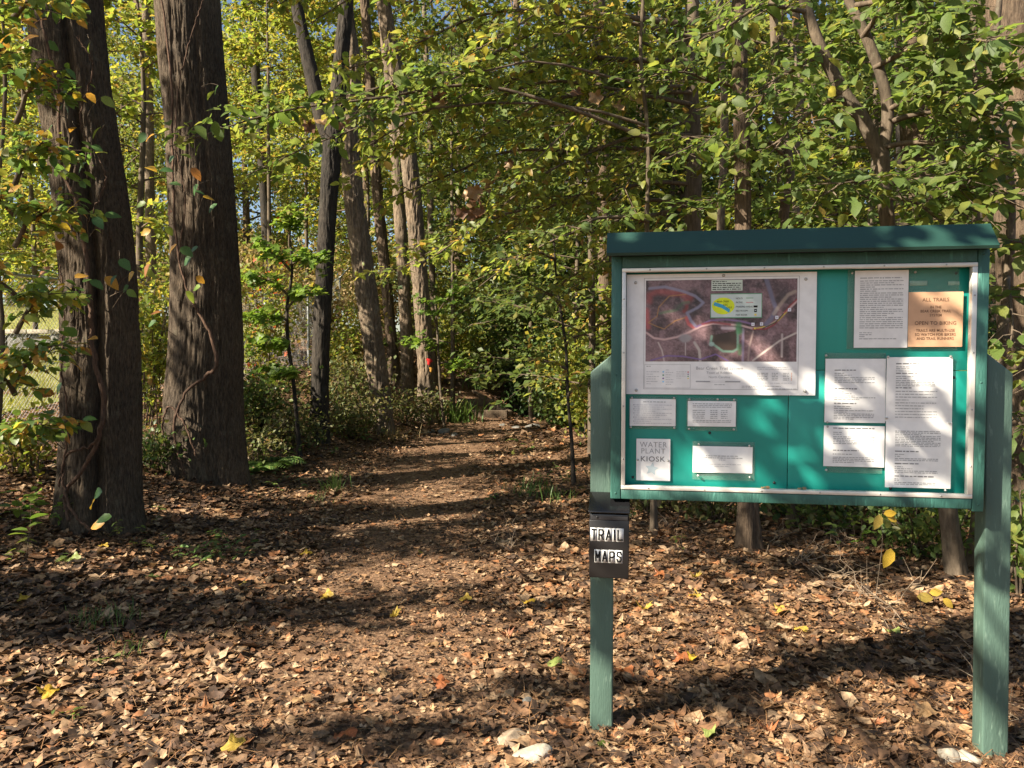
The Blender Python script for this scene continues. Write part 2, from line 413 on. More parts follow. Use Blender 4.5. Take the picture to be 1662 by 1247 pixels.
def r_oak(th):
    e = 1 / np.sqrt((np.cos(th) / .62) ** 2 + (np.sin(th) / .30) ** 2)
    return e * (0.80 + 0.24 * np.cos(9 * th))
def r_oval(th): return 1 / np.sqrt((np.cos(th) / .55) ** 2 + (np.sin(th) / .33) ** 2) * (1 + .06 * np.cos(3 * th))
def r_bit(th): return 0.38 + 0.13 * np.sin(3 * th + 1) + 0.1 * np.cos(5 * th)
OVATE = t_ovate(); OVATE2 = t_ovate(0.36, 0.15, 0.38); NARROW = t_ovate(0.19, 0.3, 0.3); FARL = t_far()
MAPLE = t_polar(r_maple, 20, 0.25, 1, 3)

def frames(ax, nm):
    ax = unit(ax); nm = nm - ax * np.sum(ax * nm, 1, keepdims=True); nm = unit(nm)
    return np.stack([ax, np.cross(nm, ax), nm], 2)      # columns
def bake(tpl, pos, ax, nm, size):
    V, T = tpl; Rm = frames(ax, nm)
    P = np.einsum('nij,kj->nki', Rm, V) * np.asarray(size)[:, None, None] + pos[:, None, :]
    n, k = len(pos), len(V)
    return P.reshape(-1, 3), (T[None] + (np.arange(n) * k)[:, None, None]).reshape(-1, 3)

LEAFMESH = {}
def leaf_obj(tplname, tpl, mat, parent, p, ax, nm, s, name='leaf'):
    key = (tplname, mat.name)
    if key not in LEAFMESH:
        me = mesh_raw('leaf_' + tplname, tpl[0], tpl[1]); me.materials.append(mat); LEAFMESH[key] = me
    o = bpy.data.objects.new(name, LEAFMESH[key]); COL.objects.link(o)
    Rm = frames(ax[None], nm[None])[0]
    m = Matrix.Identity(4)
    for a in range(3):
        for b in range(3): m[a][b] = float(Rm[a, b] * s)
        m[a][3] = float(p[a])
    if parent is not None:
        o.parent = parent
        m = Matrix.Translation(parent.location).inverted() @ m
    o.matrix_basis = m
    return o

class Leaves:
    def __init__(s): s.P = []; s.A = []; s.Nn = []; s.S = []
    def add(s, P, A, Nn, S): s.P.append(P); s.A.append(A); s.Nn.append(Nn); s.S.append(S)
    def arr(s): return [np.concatenate(q) for q in (s.P, s.A, s.Nn, s.S)]

def in_view(P, m=0):
    x, y, z = project(P)
    return (z > .5) & (x > -m) & (x < 1662 + m) & (y > -m) & (y < 1247 + m)

def crown_build(lv, parent, tplname, tpl, mat, n_single=0, name='crown', keep_clear=True):
    P, A, Nn, S = lv.arr()
    if keep_clear:      # nothing pokes through the notice board or hangs in front of it
        x, y, z = project(P)
        bad = (x > 935) & (x < 1662) & (y > 352) & (z < 4.3) & (z > 0)
        bad |= (z > 0) & (z < 2.2) & in_view(P, 250)
        P, A, Nn, S = P[~bad], A[~bad], Nn[~bad], S[~bad]
    if n_single:
        v = in_view(P); x, y, z = project(P)
        key = np.where(v, S / np.maximum(z, .1), 0); o = np.argsort(-key)[:n_single]
        o = o[key[o] > 0]
        for q in o: leaf_obj(tplname, tpl, mat, parent, P[q], A[q], Nn[q], S[q])
        k = np.ones(len(P), bool); k[o] = False
        P, A, Nn, S = P[k], A[k], Nn[k], S[k]
    V, T = bake(tpl, P, A, Nn, S)
    off = np.array(parent.location) if parent is not None else 0
    me = mesh_raw(name, V - off, T)
    o = obj(name, me, mat, parent)
    if n_single or name != 'crown': o['kind'] = 'stuff'
    return o

def rnd_dirs(n, rng, up=0.0):
    v = rng.normal(size=(n, 3)); v[:, 2] += up; return unit(v)

# branch with side twigs and leaves in flat layers
def spray(mb, lv, start, end, rng, r0=0.02, nsub=14, sub=0.7, leaf=0.075, dens=26, sag=0.1, t0=0.25, flat=0.5, wob=0.12):
    start = np.asarray(start, float); end = np.asarray(end, float); Ld = np.linalg.norm(end - start)
    k = 6; ts = np.linspace(0, 1, k)[:, None]
    pts = start + (end - start) * ts + rng.normal(0, wob * Ld * 0.12, (k, 3)) * np.sin(np.pi * ts) + np.array([0, 0, 1.0]) * sag * Ld * np.sin(np.pi * ts)
    path = resample(pts, 22); rad = np.linspace(r0, 0.004, 22)
    mb.add(*_q(tube(path, rad, 6) if r0 >= .018 else tube(path[::3], rad[::3], 5)))
    d = unit(end - start)
    for q in range(nsub):
        t = t0 + (1 - t0) * (q + rng.random()) / nsub
        p = path[min(21, int(t * 21))]; sgn = 1 if q % 2 else -1
        side = unit(np.cross(d, [0, 0, 1])) * sgn
        L = sub * (1.15 - 0.7 * t) * (0.6 + 0.7 * rng.random())
        dr = unit(d * (0.5 + 0.5 * rng.random()) + side * (0.6 + 0.5 * rng.random()) + np.array([0, 0, rng.normal(0.02, 0.28)]))
        sp = p + dr * np.linspace(0, L, 6)[:, None] + np.array([0, 0, -0.10 * L]) * np.linspace(0, 1, 6)[:, None] ** 2 + rng.normal(0, .012, (6, 3))
        sp[0] = p
        mb.add(*_q(tube(sp[[0, 2, 5]], np.array([max(.0035, r0 * .3), .0026, .0016]), 4)))
        n = max(3, int(L * dens)); u = rng.random(n) ** 0.8
        P = p + dr * (u * L)[:, None] + np.array([0, 0, -0.10 * L]) * (u ** 2)[:, None]
        off = rng.normal(0, 1, (n, 3)); off[:, 2] *= 0.45
        A = unit(dr * 0.55 + off * 0.8 + np.array([0, 0, -.25]))
        P = P + A * 0.015 + rng.normal(0, .035, (n, 3)) * np.array([1, 1, .7])
        Nn = unit(np.array([0, 0, 1.0]) + rng.normal(0, flat, (n, 3)) + SUN * 0.8)
        lv.add(P, A, Nn, leaf * rng.uniform(.42, 1.5, n))
def _q(vq): return vq[0], None, vq[1]

# ------------------------------------------------------------------ litter on the floor
def litter():
    rng = np.random.default_rng(5); mb = MB()
    tn = [t_polar(r_maple, 15, 0.33, 2, 1), t_polar(r_maple, 15, 0.54, 2, 2), t_polar(r_oak, 16, 0.36, 2, 3), t_polar(r_oval, 8, 0.42, 2, 4), t_polar(r_bit, 7, 0.48, 2, 5),
          t_polar(r_bit, 8, 0.30, 2, 6), t_polar(r_oval, 8, 0.66, 2, 7), t_polar(r_bit, 8, 0.60, 2, 8), t_polar(r_bit, 7, 0.72, 2, 9)]
    tb = [t_polar(r_maple, 12, 0.30, 1, 15), t_polar(r_oval, 9, 0.42, 1, 16), t_polar(r_bit, 8, 0.48, 1, 17), t_polar(r_oak, 12, 0.42, 1, 18), t_polar(r_bit, 9, 0.66, 1, 19)]
    tm = [t_polar(r_bit, 6, .45, 1, 11), t_polar(r_maple, 8, .4, 1, 12), t_polar(r_oval, 6, .5, 1, 13), t_polar(r_oak, 7, .45, 1, 14)]
    def scatter(n, y0, y1, tpls, s0, s1, lift, thin=.30):
        y = y0 + (y1 - y0) * rng.random(n) ** 1.0
        hw = 0.74 * y + 0.9
        x = rng.uniform(-1, 1, n) * hw
        d = np.abs(x - trail_x(y)); on = sstep(.85, .35, d) * sstep(1.5, 3.6, y)
        keep = rng.random(n) > thin * on
        keep &= ~((x < -6.3) & (y > 8)); x, y, on = x[keep], y[keep], on[keep]; n = len(x)
        z = ground(x, y) + rng.random(n) * lift
        s = rng.uniform(s0, s1, n) * (1 - .35 * on) * rng.choice([.45, .6, .75, .9, 1.05, 1.4], n)
        Nn = unit(np.array([0, 0, 1.0]) + rng.normal(0, .15, (n, 3)))
        a = rng.random(n) * 6.283; A = np.stack([np.cos(a), np.sin(a), rng.normal(0, .12, n)], 1)
        P = np.stack([x, y, z], 1); w = rng.integers(0, len(tpls), n)
        for k, tp in enumerate(tpls):
            m = w == k
            if m.any(): V, T = bake(tp, P[m], A[m], Nn[m], s[m]); mb.add(V, T)
    scatter(17000, 1.9, 4.6, tn, .040, .088, .018)
    scatter(21000, 4.4, 7.5, tb, .04, .088, .025)
    scatter(36000, 1.9, 7.5, tm, .014, .036, .022, 0)
    scatter(30000, 7.2, 13.5, tm, .045, .09, .03)
    scatter(16000, 13, 24, tm, .09, .16, .05)
    o = obj('leaf_litter', mb.mesh('leaf_litter'), M['litter'], kind='stuff')
    tag(o, 'brown dry fallen leaves covering the forest floor', 'leaf litter')
    # pine straw
    n = 15000; y = 2.0 + 6 * rng.random(n) ** 1.4; x = rng.uniform(-1, 1, n) * (.7 * y + .6)
    x = np.where(rng.random(n) < .5, np.abs(x) * .9 + .2, x)
    a = rng.random(n) * 6.283; L = rng.uniform(.05, .15, n); z = ground(x, y) + .012 + rng.random(n) * .03
    d = np.stack([np.cos(a), np.sin(a), rng.normal(0, .12, n)], 1); sd = np.stack([-np.sin(a), np.cos(a), 0 * a], 1) * .0011
    P = np.stack([x, y, z], 1); e = P + d * L[:, None]; mid = (P + e) / 2 + np.stack([0 * a, 0 * a, rng.uniform(0, .012, n)], 1) + sd * rng.normal(0, 6, (n, 1))
    V = np.stack([P - sd, P + sd, mid + sd, mid - sd, e], 1).reshape(-1, 3); o5 = (np.arange(n) * 5)[:, None]
    mb = MB(); mb.add(V, T=np.array([[3, 2, 4]]) + o5, Q=np.array([[0, 1, 2, 3]]) + o5)
    o = obj('pine_straw', mb.mesh('pine_straw'), M['needle'], kind='stuff')
    tag(o, 'thin brown pine needles strewn over the dead leaves', 'pine straw')
litter()

# ------------------------------------------------------------------ trunks
def bark_disp(k=26.0, amp=0.012, ridged=True, flare=None, crev=None, sz=0.13):
    def f(path, th, rad, d):
        n, m = len(path), len(th)
        p = (path[:, None, :] + d * rad[:, None, None]).reshape(-1, 3)
        warp = (fbm(p * 3.0, 2) - .4) * 1.2
        q = p * np.array([k, k, k * sz]); q[:, 0] += warp * 1.6; q[:, 1] += warp * 1.6
        v = fbm(q, 3) / 0.875
        r = 1 - np.abs(2 * v - 1) * 1.6 if ridged else v
        out = (r - .5) * amp + (fbm(p * 2.2, 2) - .37) * rad.mean() * .06
        out = out.reshape(n, m)
        if flare is not None:
            z = path[:, 2] - path[0, 2]
            fl = np.exp(-z / flare[0])[:, None] * flare[1]
            out = out + fl * (0.55 + 0.45 * np.cos(flare[2] * th + 1.0))[None]
        if crev is not None:
            for (tc, wd, dep) in crev:
                dd = np.angle(np.exp(1j * (th - tc)))
                out = out - (dep * rad)[:, None] * np.exp(-(dd / wd) ** 2)[None]
        return out
    return f

def trunk_from_px(pts, D, top_z, dxdz=(0, 0)):
    """pts: (px, py, half-width px) from the base up; goes on above the picture to top_z"""
    P = []; Rr = []
    for (x, y, hwp) in pts:
        p = at(x, y, D); P.append(p); Rr.append(hwp / F * D)
    P[0][2] = gz(P[0][0], P[0][1]) - 0.12
    if top_z > P[-1][2] + .5:
        d = unit(P[-1] - P[-2]); d = unit(d + np.array([0, 0, .6]))
        rem = top_z - P[-1][2]; r = Rr[-1]
        for k in (0.5, 1.0):
            P.append(P[len(pts) - 1] + d / d[2] * rem * k); Rr.append(r * (1 - .75 * k))
    return np.array(P), np.array(Rr)

def clump_leaves(lv, c, r, n, rng, size, up=0.5):
    u = rnd_dirs(n, rng); rr = rng.random(n) ** (1 / 2.2)
    P = np.asarray(c) + u * rr[:, None] * np.asarray(r)
    A = unit(u * .6 + rng.normal(0, .7, (n, 3)) + np.array([0, 0, -.3])); Nn = unit(rng.normal(0, .6, (n, 3)) + np.array([0, 0, up]) + SUN * .9)
    lv.add(P, A, Nn, size * rng.uniform(.6, 1.3, n))

def high_crown(root, P, Rr, mat, rng, z0, z1, spread, ncl, per, leaf=0.13, name='crown'):
    """limbs and leaf clumps above the picture"""
    mb = MB(); lv = Leaves()
    tz = P[:, 2]
    for k in range(ncl):
        z = z0 + (z1 - z0) * (k + rng.random()) / ncl
        b = np.array([np.interp(max(z - 1.2, tz[0]), tz, P[:, q]) for q in range(3)])
        a = rng.random() * 6.283; s = spread * (0.45 + .55 * rng.random()) * (1.1 - .6 * (z - z0) / (z1 - z0))
        e = np.array([b[0] + math.cos(a) * s, b[1] + math.sin(a) * s, z + .4])
        mid = (b + e) / 2 + np.array([0, 0, -.25])
        mb.add(*_q(tube(resample([b, mid, e], 9), np.linspace(.06, .015, 9), 6)))
        clump_leaves(lv, e, (1.0, 1.0, .55), per, rng, leaf)
        clump_leaves(lv, mid * .4 + e * .6, (.7, .7, .4), per // 2, rng, leaf)
    off = np.array(root.location)
    mb.V = [v - off for v in mb.V]
    obj('limbs', mb.mesh('limbs', True), M['barkD'], root)
    crown_build(lv, root, 'far', FARL, mat, 0, keep_clear=False)

def make_trunk(root, P, Rr, mat, ns, nr, disp, extra=None, name='trunk'):
    path, rad = resample(P, nr, Rr)
    off = np.array(root.location)
    V, Q = tube(path, rad, ns, disp)
    me = mesh_raw(name, V - off, Q); smooth(me)
    return obj(name, me, mat, root), path, rad

def base_of(P): return (P[0][0], P[0][1], gz(P[0][0], P[0][1]))

# -- tree A, twin-ridged trunk nearest the trail on the left
PA, RA = trunk_from_px([(160, 853, 64), (161, 790, 61), (163, 700, 59), (163, 600, 58), (158, 440, 55), (146, 320, 54), (128, 200, 53), (104, 0, 54)], 5.9, 13)
treeA = empty('hardwood_tree', base_of(PA), 'thick furrowed trunk with a deep vertical cleft, nearest tree beside the path', 'tree')
make_trunk(treeA, PA, RA, M['barkA'], 290, 270, bark_disp(46, .025, sz=.11, flare=(.22, .11, 5), crev=[(R(-65), .13, .34), (R(-152), .2, .10)]))
high_crown(treeA, PA, RA, M['far1'], np.random.default_rng(1), 9, 14, 3.2, 12, 110)
# -- tree B
PB, RB = trunk_from_px([(334, 772, 61), (333, 720, 60), (331, 650, 59), (335, 560, 55), (332, 400, 50), (320, 200, 47), (304, 0, 48)], 8.1, 15)
treeB = empty('hardwood_tree', base_of(PB), 'thick straight furrowed trunk standing just behind the cleft trunk', 'tree')
make_trunk(treeB, PB, RB, M['barkA'], 290, 260, bark_disp(42, .028, sz=.11, flare=(.4, .11, 4), crev=[(R(-60), .1, .07), (R(-100), .1, .06)]))
high_crown(treeB, PB, RB, M['far1'], np.random.default_rng(2), 9.0, 15, 3.6, 18, 170)

def simple_tree(label, pts, D, mat, ns=48, nr=110, k=26, amp=.012, top=None, arms=(), crown=None, seed=1, flare=(.35, .06, 4), name='tree', cat='tree', group=None):
    P, Rr = trunk_from_px(pts, D, top if top else 0)
    root = empty(name, base_of(P), label, cat, group)
    t, path, rad = make_trunk(root, P, Rr, mat, ns, nr, bark_disp(k, amp, flare=flare))
    off = np.array(root.location)
    for apts in arms:
        AP = np.array([at(x, y, D if len(q) == 1 else q[1]) for (x, y, *q) in apts]); AR = np.array([q[0] / F * D for (x, y, *q) in apts])
        p2, r2 = resample(AP, 50, AR); V, Q = tube(p2, r2, max(16, ns // 2), bark_disp(k, amp * .7))
        me = mesh_raw('limb', V - off, Q); smooth(me); obj('limb', me, mat, root)
    if crown:
        high_crown(root, P, Rr, M[crown[0]], np.random.default_rng(seed), *crown[1:])
    return root

simple_tree('dark-barked forked trunk standing beside the path bend', [(518, 722, 15), (519, 640, 13.5), (522, 540, 13), (527, 440, 13), (533, 330, 13), (540, 235, 15), (549, 150, 12), (556, 70, 11), (563, -20, 10)], 11.6, M['barkB'], 72, 360, 30, .022,
            top=14, arms=[[(541, 245, 10), (522, 190, 12), (508, 130, 11), (494, 70, 10), (482, 10, 9), (470, -60, 8)]], crown=('far1', 9.5, 15.5, 4.6, 22, 190), seed=3)
simple_tree('leaning shaggy-barked trunk with sunlit upper part', [(622, 702, 17), (617, 640, 15), (606, 560, 15), (594, 470, 16), (582, 380, 15), (572, 300, 14), (566, 200, 13), (572, 110, 12), (560, 0, 10)], 13.6, M['barkC'], 72, 360, 26, .05,
            top=15, crown=('far1', 10.5, 17, 4, 16, 170), seed=4)
treeE = simple_tree('pale shaggy trunk marked with a red paint blaze', [(693, 682, 16), (692, 620, 13), (688, 540, 12), (681, 450, 12), (674, 360, 12), (664, 260, 12), (652, 170, 12), (638, 90, 11), (622, 0, 10)], 16.4, M['barkC'], 72, 360, 26, .05,
                    top=17, crown=('far1', 12, 18, 4, 14, 170), seed=5)
simple_tree('brown trunk half hidden between the shaggy leaning trunks', [(662, 650, 10), (660, 560, 9), (655, 450, 9), (648, 330, 9), (640, 200, 8), (626, 60, 8), (620, -30, 7)], 18.5, M['barkC'], 44, 240, 26, .04, top=16, crown=('far1', 15, 19, 3, 6, 80), seed=6)
simple_tree('thin brown trunk directly behind the leaning shaggy trunk', [(642, 655, 9), (636, 560, 8), (626, 450, 8), (614, 330, 8), (604, 200, 7), (596, 60, 7), (590, -30, 6)], 19.5, M['barkD'], 44, 240, 26, .04, top=16, crown=('far1', 15, 19, 3, 6, 80), seed=7)
simple_tree('slender pale stem behind the blazed trunk', [(706, 640, 6), (703, 500, 5), (699, 350, 5), (697, 200, 4), (690, 60, 4)], 20.5, M['barkC'], 20, 60, 20, .008, top=12, crown=('far1', 11, 14, 2, 5, 70), seed=8)
# blaze of paint on tree E
def blaze(root, px, py, D, wpx, hpx, mat):
    c = at(px, py, D); n = unit(np.array([0.35, -1, 0])); u = unit(np.cross([0, 0, 1], n)); V = []
    m = 14
    for a in range(m):
        t = a / m * 6.283; r = 1 + .28 * math.sin(3 * t + .7) + .15 * math.cos(5 * t)
        V.append(c + u * math.cos(t) * wpx / F * D * r + np.array([0, 0, 1]) * math.sin(t) * hpx / F * D * r - np.abs(math.cos(t)) * n * .02)
    V.append(c + n * .012); T = [(m, a, (a + 1) % m) for a in range(m)]
    obj('paint_blaze', mesh_raw('paint_blaze', np.array(V) - np.array(root.location), np.array(T)), mat, root)
blaze(treeE, 697, 587, 16.15, 4.5, 5.5, plain('red_paint', (.55, .02, .02), .5))
blaze(treeE, 700, 600, 16.15, 3, 4, plain('orange_paint', (.45, .22, .03), .5))

# -- right-hand woods
simple_tree('massive dark trunk rising behind the notice board post', [(1676, 1010, 48), (1674, 850, 44), (1670, 600, 42), (1664, 380, 41), (1655, 180, 40), (1648, 0, 39)], 6.2, M['barkD'], 160, 200, 24, .02, top=14, crown=('far2', 11, 15, 3, 8, 100), seed=9)
simple_tree('broad grey-brown trunk above the board roof', [(1512, 820, 28), (1505, 600, 26), (1498, 380, 25), (1488, 200, 24), (1480, 0, 23)], 10.5, M['barkD'], 90, 140, 24, .016, top=15, crown=('far2', 12, 16, 3, 8, 100), seed=10)
for n_, (lab, pts, D) in enumerate([
    ('straight brown trunk above the middle of the board', [(1217, 905, 14), (1213, 800, 12.5), (1208, 600, 12), (1206, 370, 12), (1203, 180, 12), (1199, 0, 11)], 5.75),
    ('slim trunk just beside the straight brown trunk over the board', [(1178, 800, 7), (1172, 600, 6), (1170, 370, 6), (1176, 200, 6), (1168, 0, 5)], 9.5),
    ('slender sunlit grey trunk over the trail map', [(1243, 790, 8), (1238, 600, 8), (1232, 370, 8), (1228, 200, 8), (1230, 0, 7)], 12),
    ('dim trunk seen behind the hanging sprays over the path', [(984, 720, 11), (982, 500, 10), (979, 300, 10), (976, 120, 10), (972, -20, 9)], 13.5),
    ('grey trunk in deep woods beyond the broad trunk', [(1606, 760, 20), (1602, 500, 19), (1600, 300, 19), (1598, 120, 18), (1594, -20, 17)], 14),
    ('thin trunk between the forked dogwood and broad trunk', [(1462, 760, 7), (1460, 500, 6), (1462, 300, 6), (1458, 100, 6), (1460, -20, 5)], 15),
    ('thin dark trunk at the corner of the board roof', [(1018, 740, 8), (1022, 500, 7), (1030, 330, 7), (1040, 150, 6), (1042, -20, 6)], 15.5),
    ('crooked pale trunk deep behind the board', [(1300, 745, 8), (1296, 500, 8), (1290, 300, 7), (1298, 150, 7), (1290, -20, 6)], 16),
    ('distant dark trunk in the middle of the woods', [(905, 690, 9), (907, 500, 8), (903, 300, 8), (909, 120, 8), (906, -20, 7)], 21),
    ('distant thin trunk left of the hollow', [(845, 660, 6), (842, 500, 6), (846, 300, 6), (840, 100, 5), (838, -20, 5)], 25),
    ('far slender trunk behind the vine-covered trunks', [(250, 640, 8), (247, 500, 8), (243, 300, 7), (240, 100, 7), (236, -20, 6)], 19),
    ('far leaning trunk near the field edge', [(432, 620, 8), (436, 480, 8), (428, 300, 7), (415, 120, 7), (405, -20, 6)], 24)]):
    simple_tree(lab, pts, D, M[['barkD', 'barkC', 'barkB'][n_ % 3] if n_ else 'barkD'], 40 if n_ else 80, 100, 24, .012, top=12 + n_ % 4, crown=('far2', 10 + n_ % 3, 14 + n_ % 3, 2.4, 6, 80), seed=20 + n_, name='woodland_tree')

# ------------------------------------------------------------------ understory trees with layered sprays
def spray_tree(name, label, pts, D, mat, leafmat, branches, seed, leaf, n_single=150, arms=(), tpl=('ovate', OVATE), dens=26, nsub=14, sub=.7, ns=40):
    rng = np.random.default_rng(seed)
    P, Rr = trunk_from_px(pts, D, 0)
    root = empty(name, base_of(P), label, 'tree')
    make_trunk(root, P, Rr, mat, ns, 110, bark_disp(30, .006, flare=(.25, .03, 4)))
    off = np.array(root.location)
    for apts in arms:
        AP = np.array([at(x, y, d_) for (x, y, hw_, d_) in apts]); AR = np.array([hw_ / F * d_ for (x, y, hw_, d_) in apts])
        p2, r2 = resample(AP, 40, AR); V, Q = tube(p2, r2, 20, bark_disp(30, .004))
        me = mesh_raw('limb', V - off, Q); smooth(me); obj('limb', me, mat, root)
    mb = MB(); lv = Leaves()
    for (a, b, *o) in branches:
        kw = dict(o[0]) if o else {}
        kw.setdefault('nsub', nsub); kw.setdefault('sub', sub)
        spray(mb, lv, at(*a), at(*b), rng, leaf=leaf, dens=kw.pop('dens', dens), **kw)
    mb.V = [v - off for v in mb.V]
    obj('branches', mb.mesh('branches', True), M['twig'], root, kind='stuff')
    crown_build(lv, root, tpl[0], tpl[1], leafmat, n_single)
    return root

# T1: its long sprays arch over the path
T1 = spray_tree('understory_tree', 'understory tree whose long leafy sprays arch over the path', [(1132, 830, 14), (1128, 600, 13), (1124, 370, 13), (1127, 250, 12), (1119, 100, 11), (1124, 0, 10), (1120, -150, 7)], 7.4, M['barkE'], M['dogwood'],
           [((1120, 40, 7.3), (690, 158, 6.2), dict(r0=.035, nsub=24, sub=.8)), ((1122, 100, 7.3), (600, 235, 6.4), dict(r0=.03, nsub=26, sub=.8)),
            ((1122, 170, 7.3), (720, 250, 6.4), dict(r0=.025, nsub=20)), ((1124, 260, 7.4), (610, 330, 7.0), dict(r0=.025, nsub=24, sub=.75)),
            ((1125, 300, 7.4), (800, 390, 6.8), dict(r0=.022, nsub=18)), ((1125, 330, 7.4), (620, 450, 8.0), dict(r0=.022, nsub=24, sub=.8)),
            ((1120, -60, 7.4), (640, 20, 6.0), dict(r0=.03, nsub=24, sub=.8)), ((1120, -120, 7.4), (500, 40, 6.6), dict(r0=.03, nsub=22, sub=.7)),
            ((1124, 200, 7.4), (1000, 330, 6.2), dict(nsub=12)), ((1124, 120, 7.4), (900, 60, 6.0), dict(nsub=16)), ((1124, 60, 7.4), (1330, 120, 6.8), dict(nsub=14)),
            ((1125, 330, 7.4), (930, 470, 7.2), dict(nsub=14, sub=.6)), ((1125, 350, 7.4), (760, 480, 9.5), dict(nsub=20, sub=.8)), ((1124, 140, 7.4), (830, 300, 5.9), dict(nsub=18)), ((1122, 60, 7.3), (545, 120, 6.3), dict(r0=.024, nsub=26, sub=.7, t0=.45)), ((1122, 150, 7.3), (560, 290, 6.6), dict(r0=.022, nsub=24, sub=.6, t0=.5)), ((1120, -90, 7.3), (430, 20, 6.5), dict(r0=.024, nsub=22, sub=.6, t0=.55)), ((1122, 220, 7.3), (700, 420, 6.4), dict(r0=.02, nsub=20, sub=.6, t0=.4)), ((1120, -20, 7.3), (760, 90, 5.6), dict(r0=.02, nsub=22, sub=.6, t0=.4))],
           31, .074, 290, dens=46)
# curled dead leaves hanging in the sprays
def hang_dead(root, spots):
    rg = np.random.default_rng(3)
    for (px, py, D, n) in spots:
        for _ in range(n):
            leaf_obj('dead', DEADL, M['fall_tan'] if rg.random() < .4 else M['dead_leaf'], root, at(px + rg.normal(0, 9), py + rg.normal(0, 9), D + rg.normal(0, .05)), unit(rg.normal(0, .5, 3) + np.array([0, 0, -1])), unit(rg.normal(0, .6, 3) + np.array([-.3, -1, .2])), rg.uniform(.07, .14))
DEADL = t_polar(r_maple, 14, .9, 2, 44)
M['dead_leaf'] = leaf_mat('hanging_dead_leaf', [(.10, .05, .03), (.20, .10, .05), (.14, .07, .04)], transl=.2)
hang_dead(T1, [(715, 165, 6.2, 5), (695, 180, 6.2, 3), (775, 320, 6.6, 6), (625, 165, 6.3, 3), (770, 345, 6.6, 4), (540, 205, 6.4, 3), (495, 198, 6.4, 2), (820, 270, 6.2, 3), (940, 150, 6.3, 2), (1010, 170, 6.4, 2)])
# near branch with cool green leaves in front of the trunks
spray_tree('understory_tree', 'slender tree holding a cool green branch across the thick trunks', [(1062, 812, 4), (1060, 700, 4), (1056, 520, 4), (1050, 380, 3.6), (1052, 230, 3.2), (1040, 90, 2.6), (1046, -30, 2)], 6.2, M['barkE'], M['green'],
           [((1052, 225, 6.2), (275, 238, 5.3), dict(r0=.018, nsub=30, sub=.55, dens=42, t0=.32)), ((1052, 205, 6.2), (400, 285, 5.3), dict(r0=.014, nsub=16, sub=.45, dens=38, t0=.5)),
            ((1045, 140, 6.2), (560, 165, 5.4), dict(r0=.012, nsub=14, sub=.4, t0=.5)), ((1052, 360, 6.2), (900, 390, 5.6), dict(nsub=8, sub=.4))],
           33, .085, 300, ns=24)
# T2 sprays behind the board top
spray_tree('understory_tree', 'thin understory tree with green leaves hanging over the board roof', [(1288, 860, 8), (1282, 600, 8), (1270, 380, 8), (1282, 280, 7), (1262, 160, 7), (1255, 0, 6), (1250, -100, 5)], 6.6, M['barkE'], M['green'],
           [((1268, 200, 6.6), (1060, 120, 5.8)), ((1270, 250, 6.6), (1080, 260, 5.6)), ((1275, 300, 6.6), (1420, 330, 5.6)), ((1265, 120, 6.6), (1420, 60, 5.8)), ((1275, 330, 6.6), (1130, 345, 5.8)),
            ((1262, 30, 6.6), (1090, -10, 5.6)), ((1262, 60, 6.6), (1330, 230, 5.2))], 35, .078, 200, dens=44, nsub=16, sub=.65, ns=24)
# T3 forked dogwood close behind the board
spray_tree('dogwood_tree', 'forked dogwood with large green leaves close behind the board', [(1556, 1000, 15), (1545, 880, 13), (1512, 640, 12), (1452, 420, 11), (1437, 330, 11), (1430, 250, 12)], 5.0, M['barkE'], M['green'],
           [((1310, 20, 5.0), (1150, 60, 4.6)), ((1340, 90, 5.0), (1210, 200, 4.6)), ((1372, 160, 5.0), (1250, 250, 4.6)), ((1385, 10, 5.0), (1540, 40, 4.4)), ((1440, 180, 5.0), (1600, 160, 4.3)),
            ((1432, 240, 5.0), (1620, 260, 4.4)), ((1436, 300, 5.0), (1640, 330, 4.5)), ((1436, 320, 5.0), (1540, 370, 4.6)), ((1420, 110, 5.0), (1640, 70, 4.2)), ((1436, 310, 5.0), (1330, 320, 4.6)), ((1440, 200, 5), (1660, 200, 4.6)), ((1400, 60, 5), (1500, -40, 4.4))],
           37, .082, 300, arms=[[(1430, 258, 11, 5), (1400, 195, 11, 5), (1372, 155, 10, 5), (1335, 85, 9, 5), (1308, 10, 8, 5), (1290, -60, 7, 5)], [(1431, 256, 9, 5), (1441, 190, 9, 5), (1432, 130, 8, 5), (1408, 65, 8, 5), (1378, 0, 7, 5), (1360, -60, 6, 5)]], dens=30, nsub=13, sub=.6, ns=28)
# second stem of the dogwood clump
spray_tree('dogwood_tree', 'bent dogwood stem leaning away from the board post', [(1572, 985, 9), (1580, 900, 8), (1600, 700, 8), (1632, 500, 7), (1640, 300, 6), (1615, 120, 5), (1625, -30, 4)], 5.2, M['barkE'], M['green'],
           [((1636, 400, 5.2), (1700, 420, 4.6)), ((1636, 450, 5.2), (1640, 560, 4.6)), ((1610, 100, 5.2), (1530, 120, 4.4)), ((1638, 300, 5.2), (1570, 300, 4.4)), ((1630, 550, 5.2), (1690, 620, 4.5)), ((1610, 660, 5.2), (1680, 720, 4.6))],
           39, .095, 80, dens=26, nsub=10, sub=.45, ns=20)
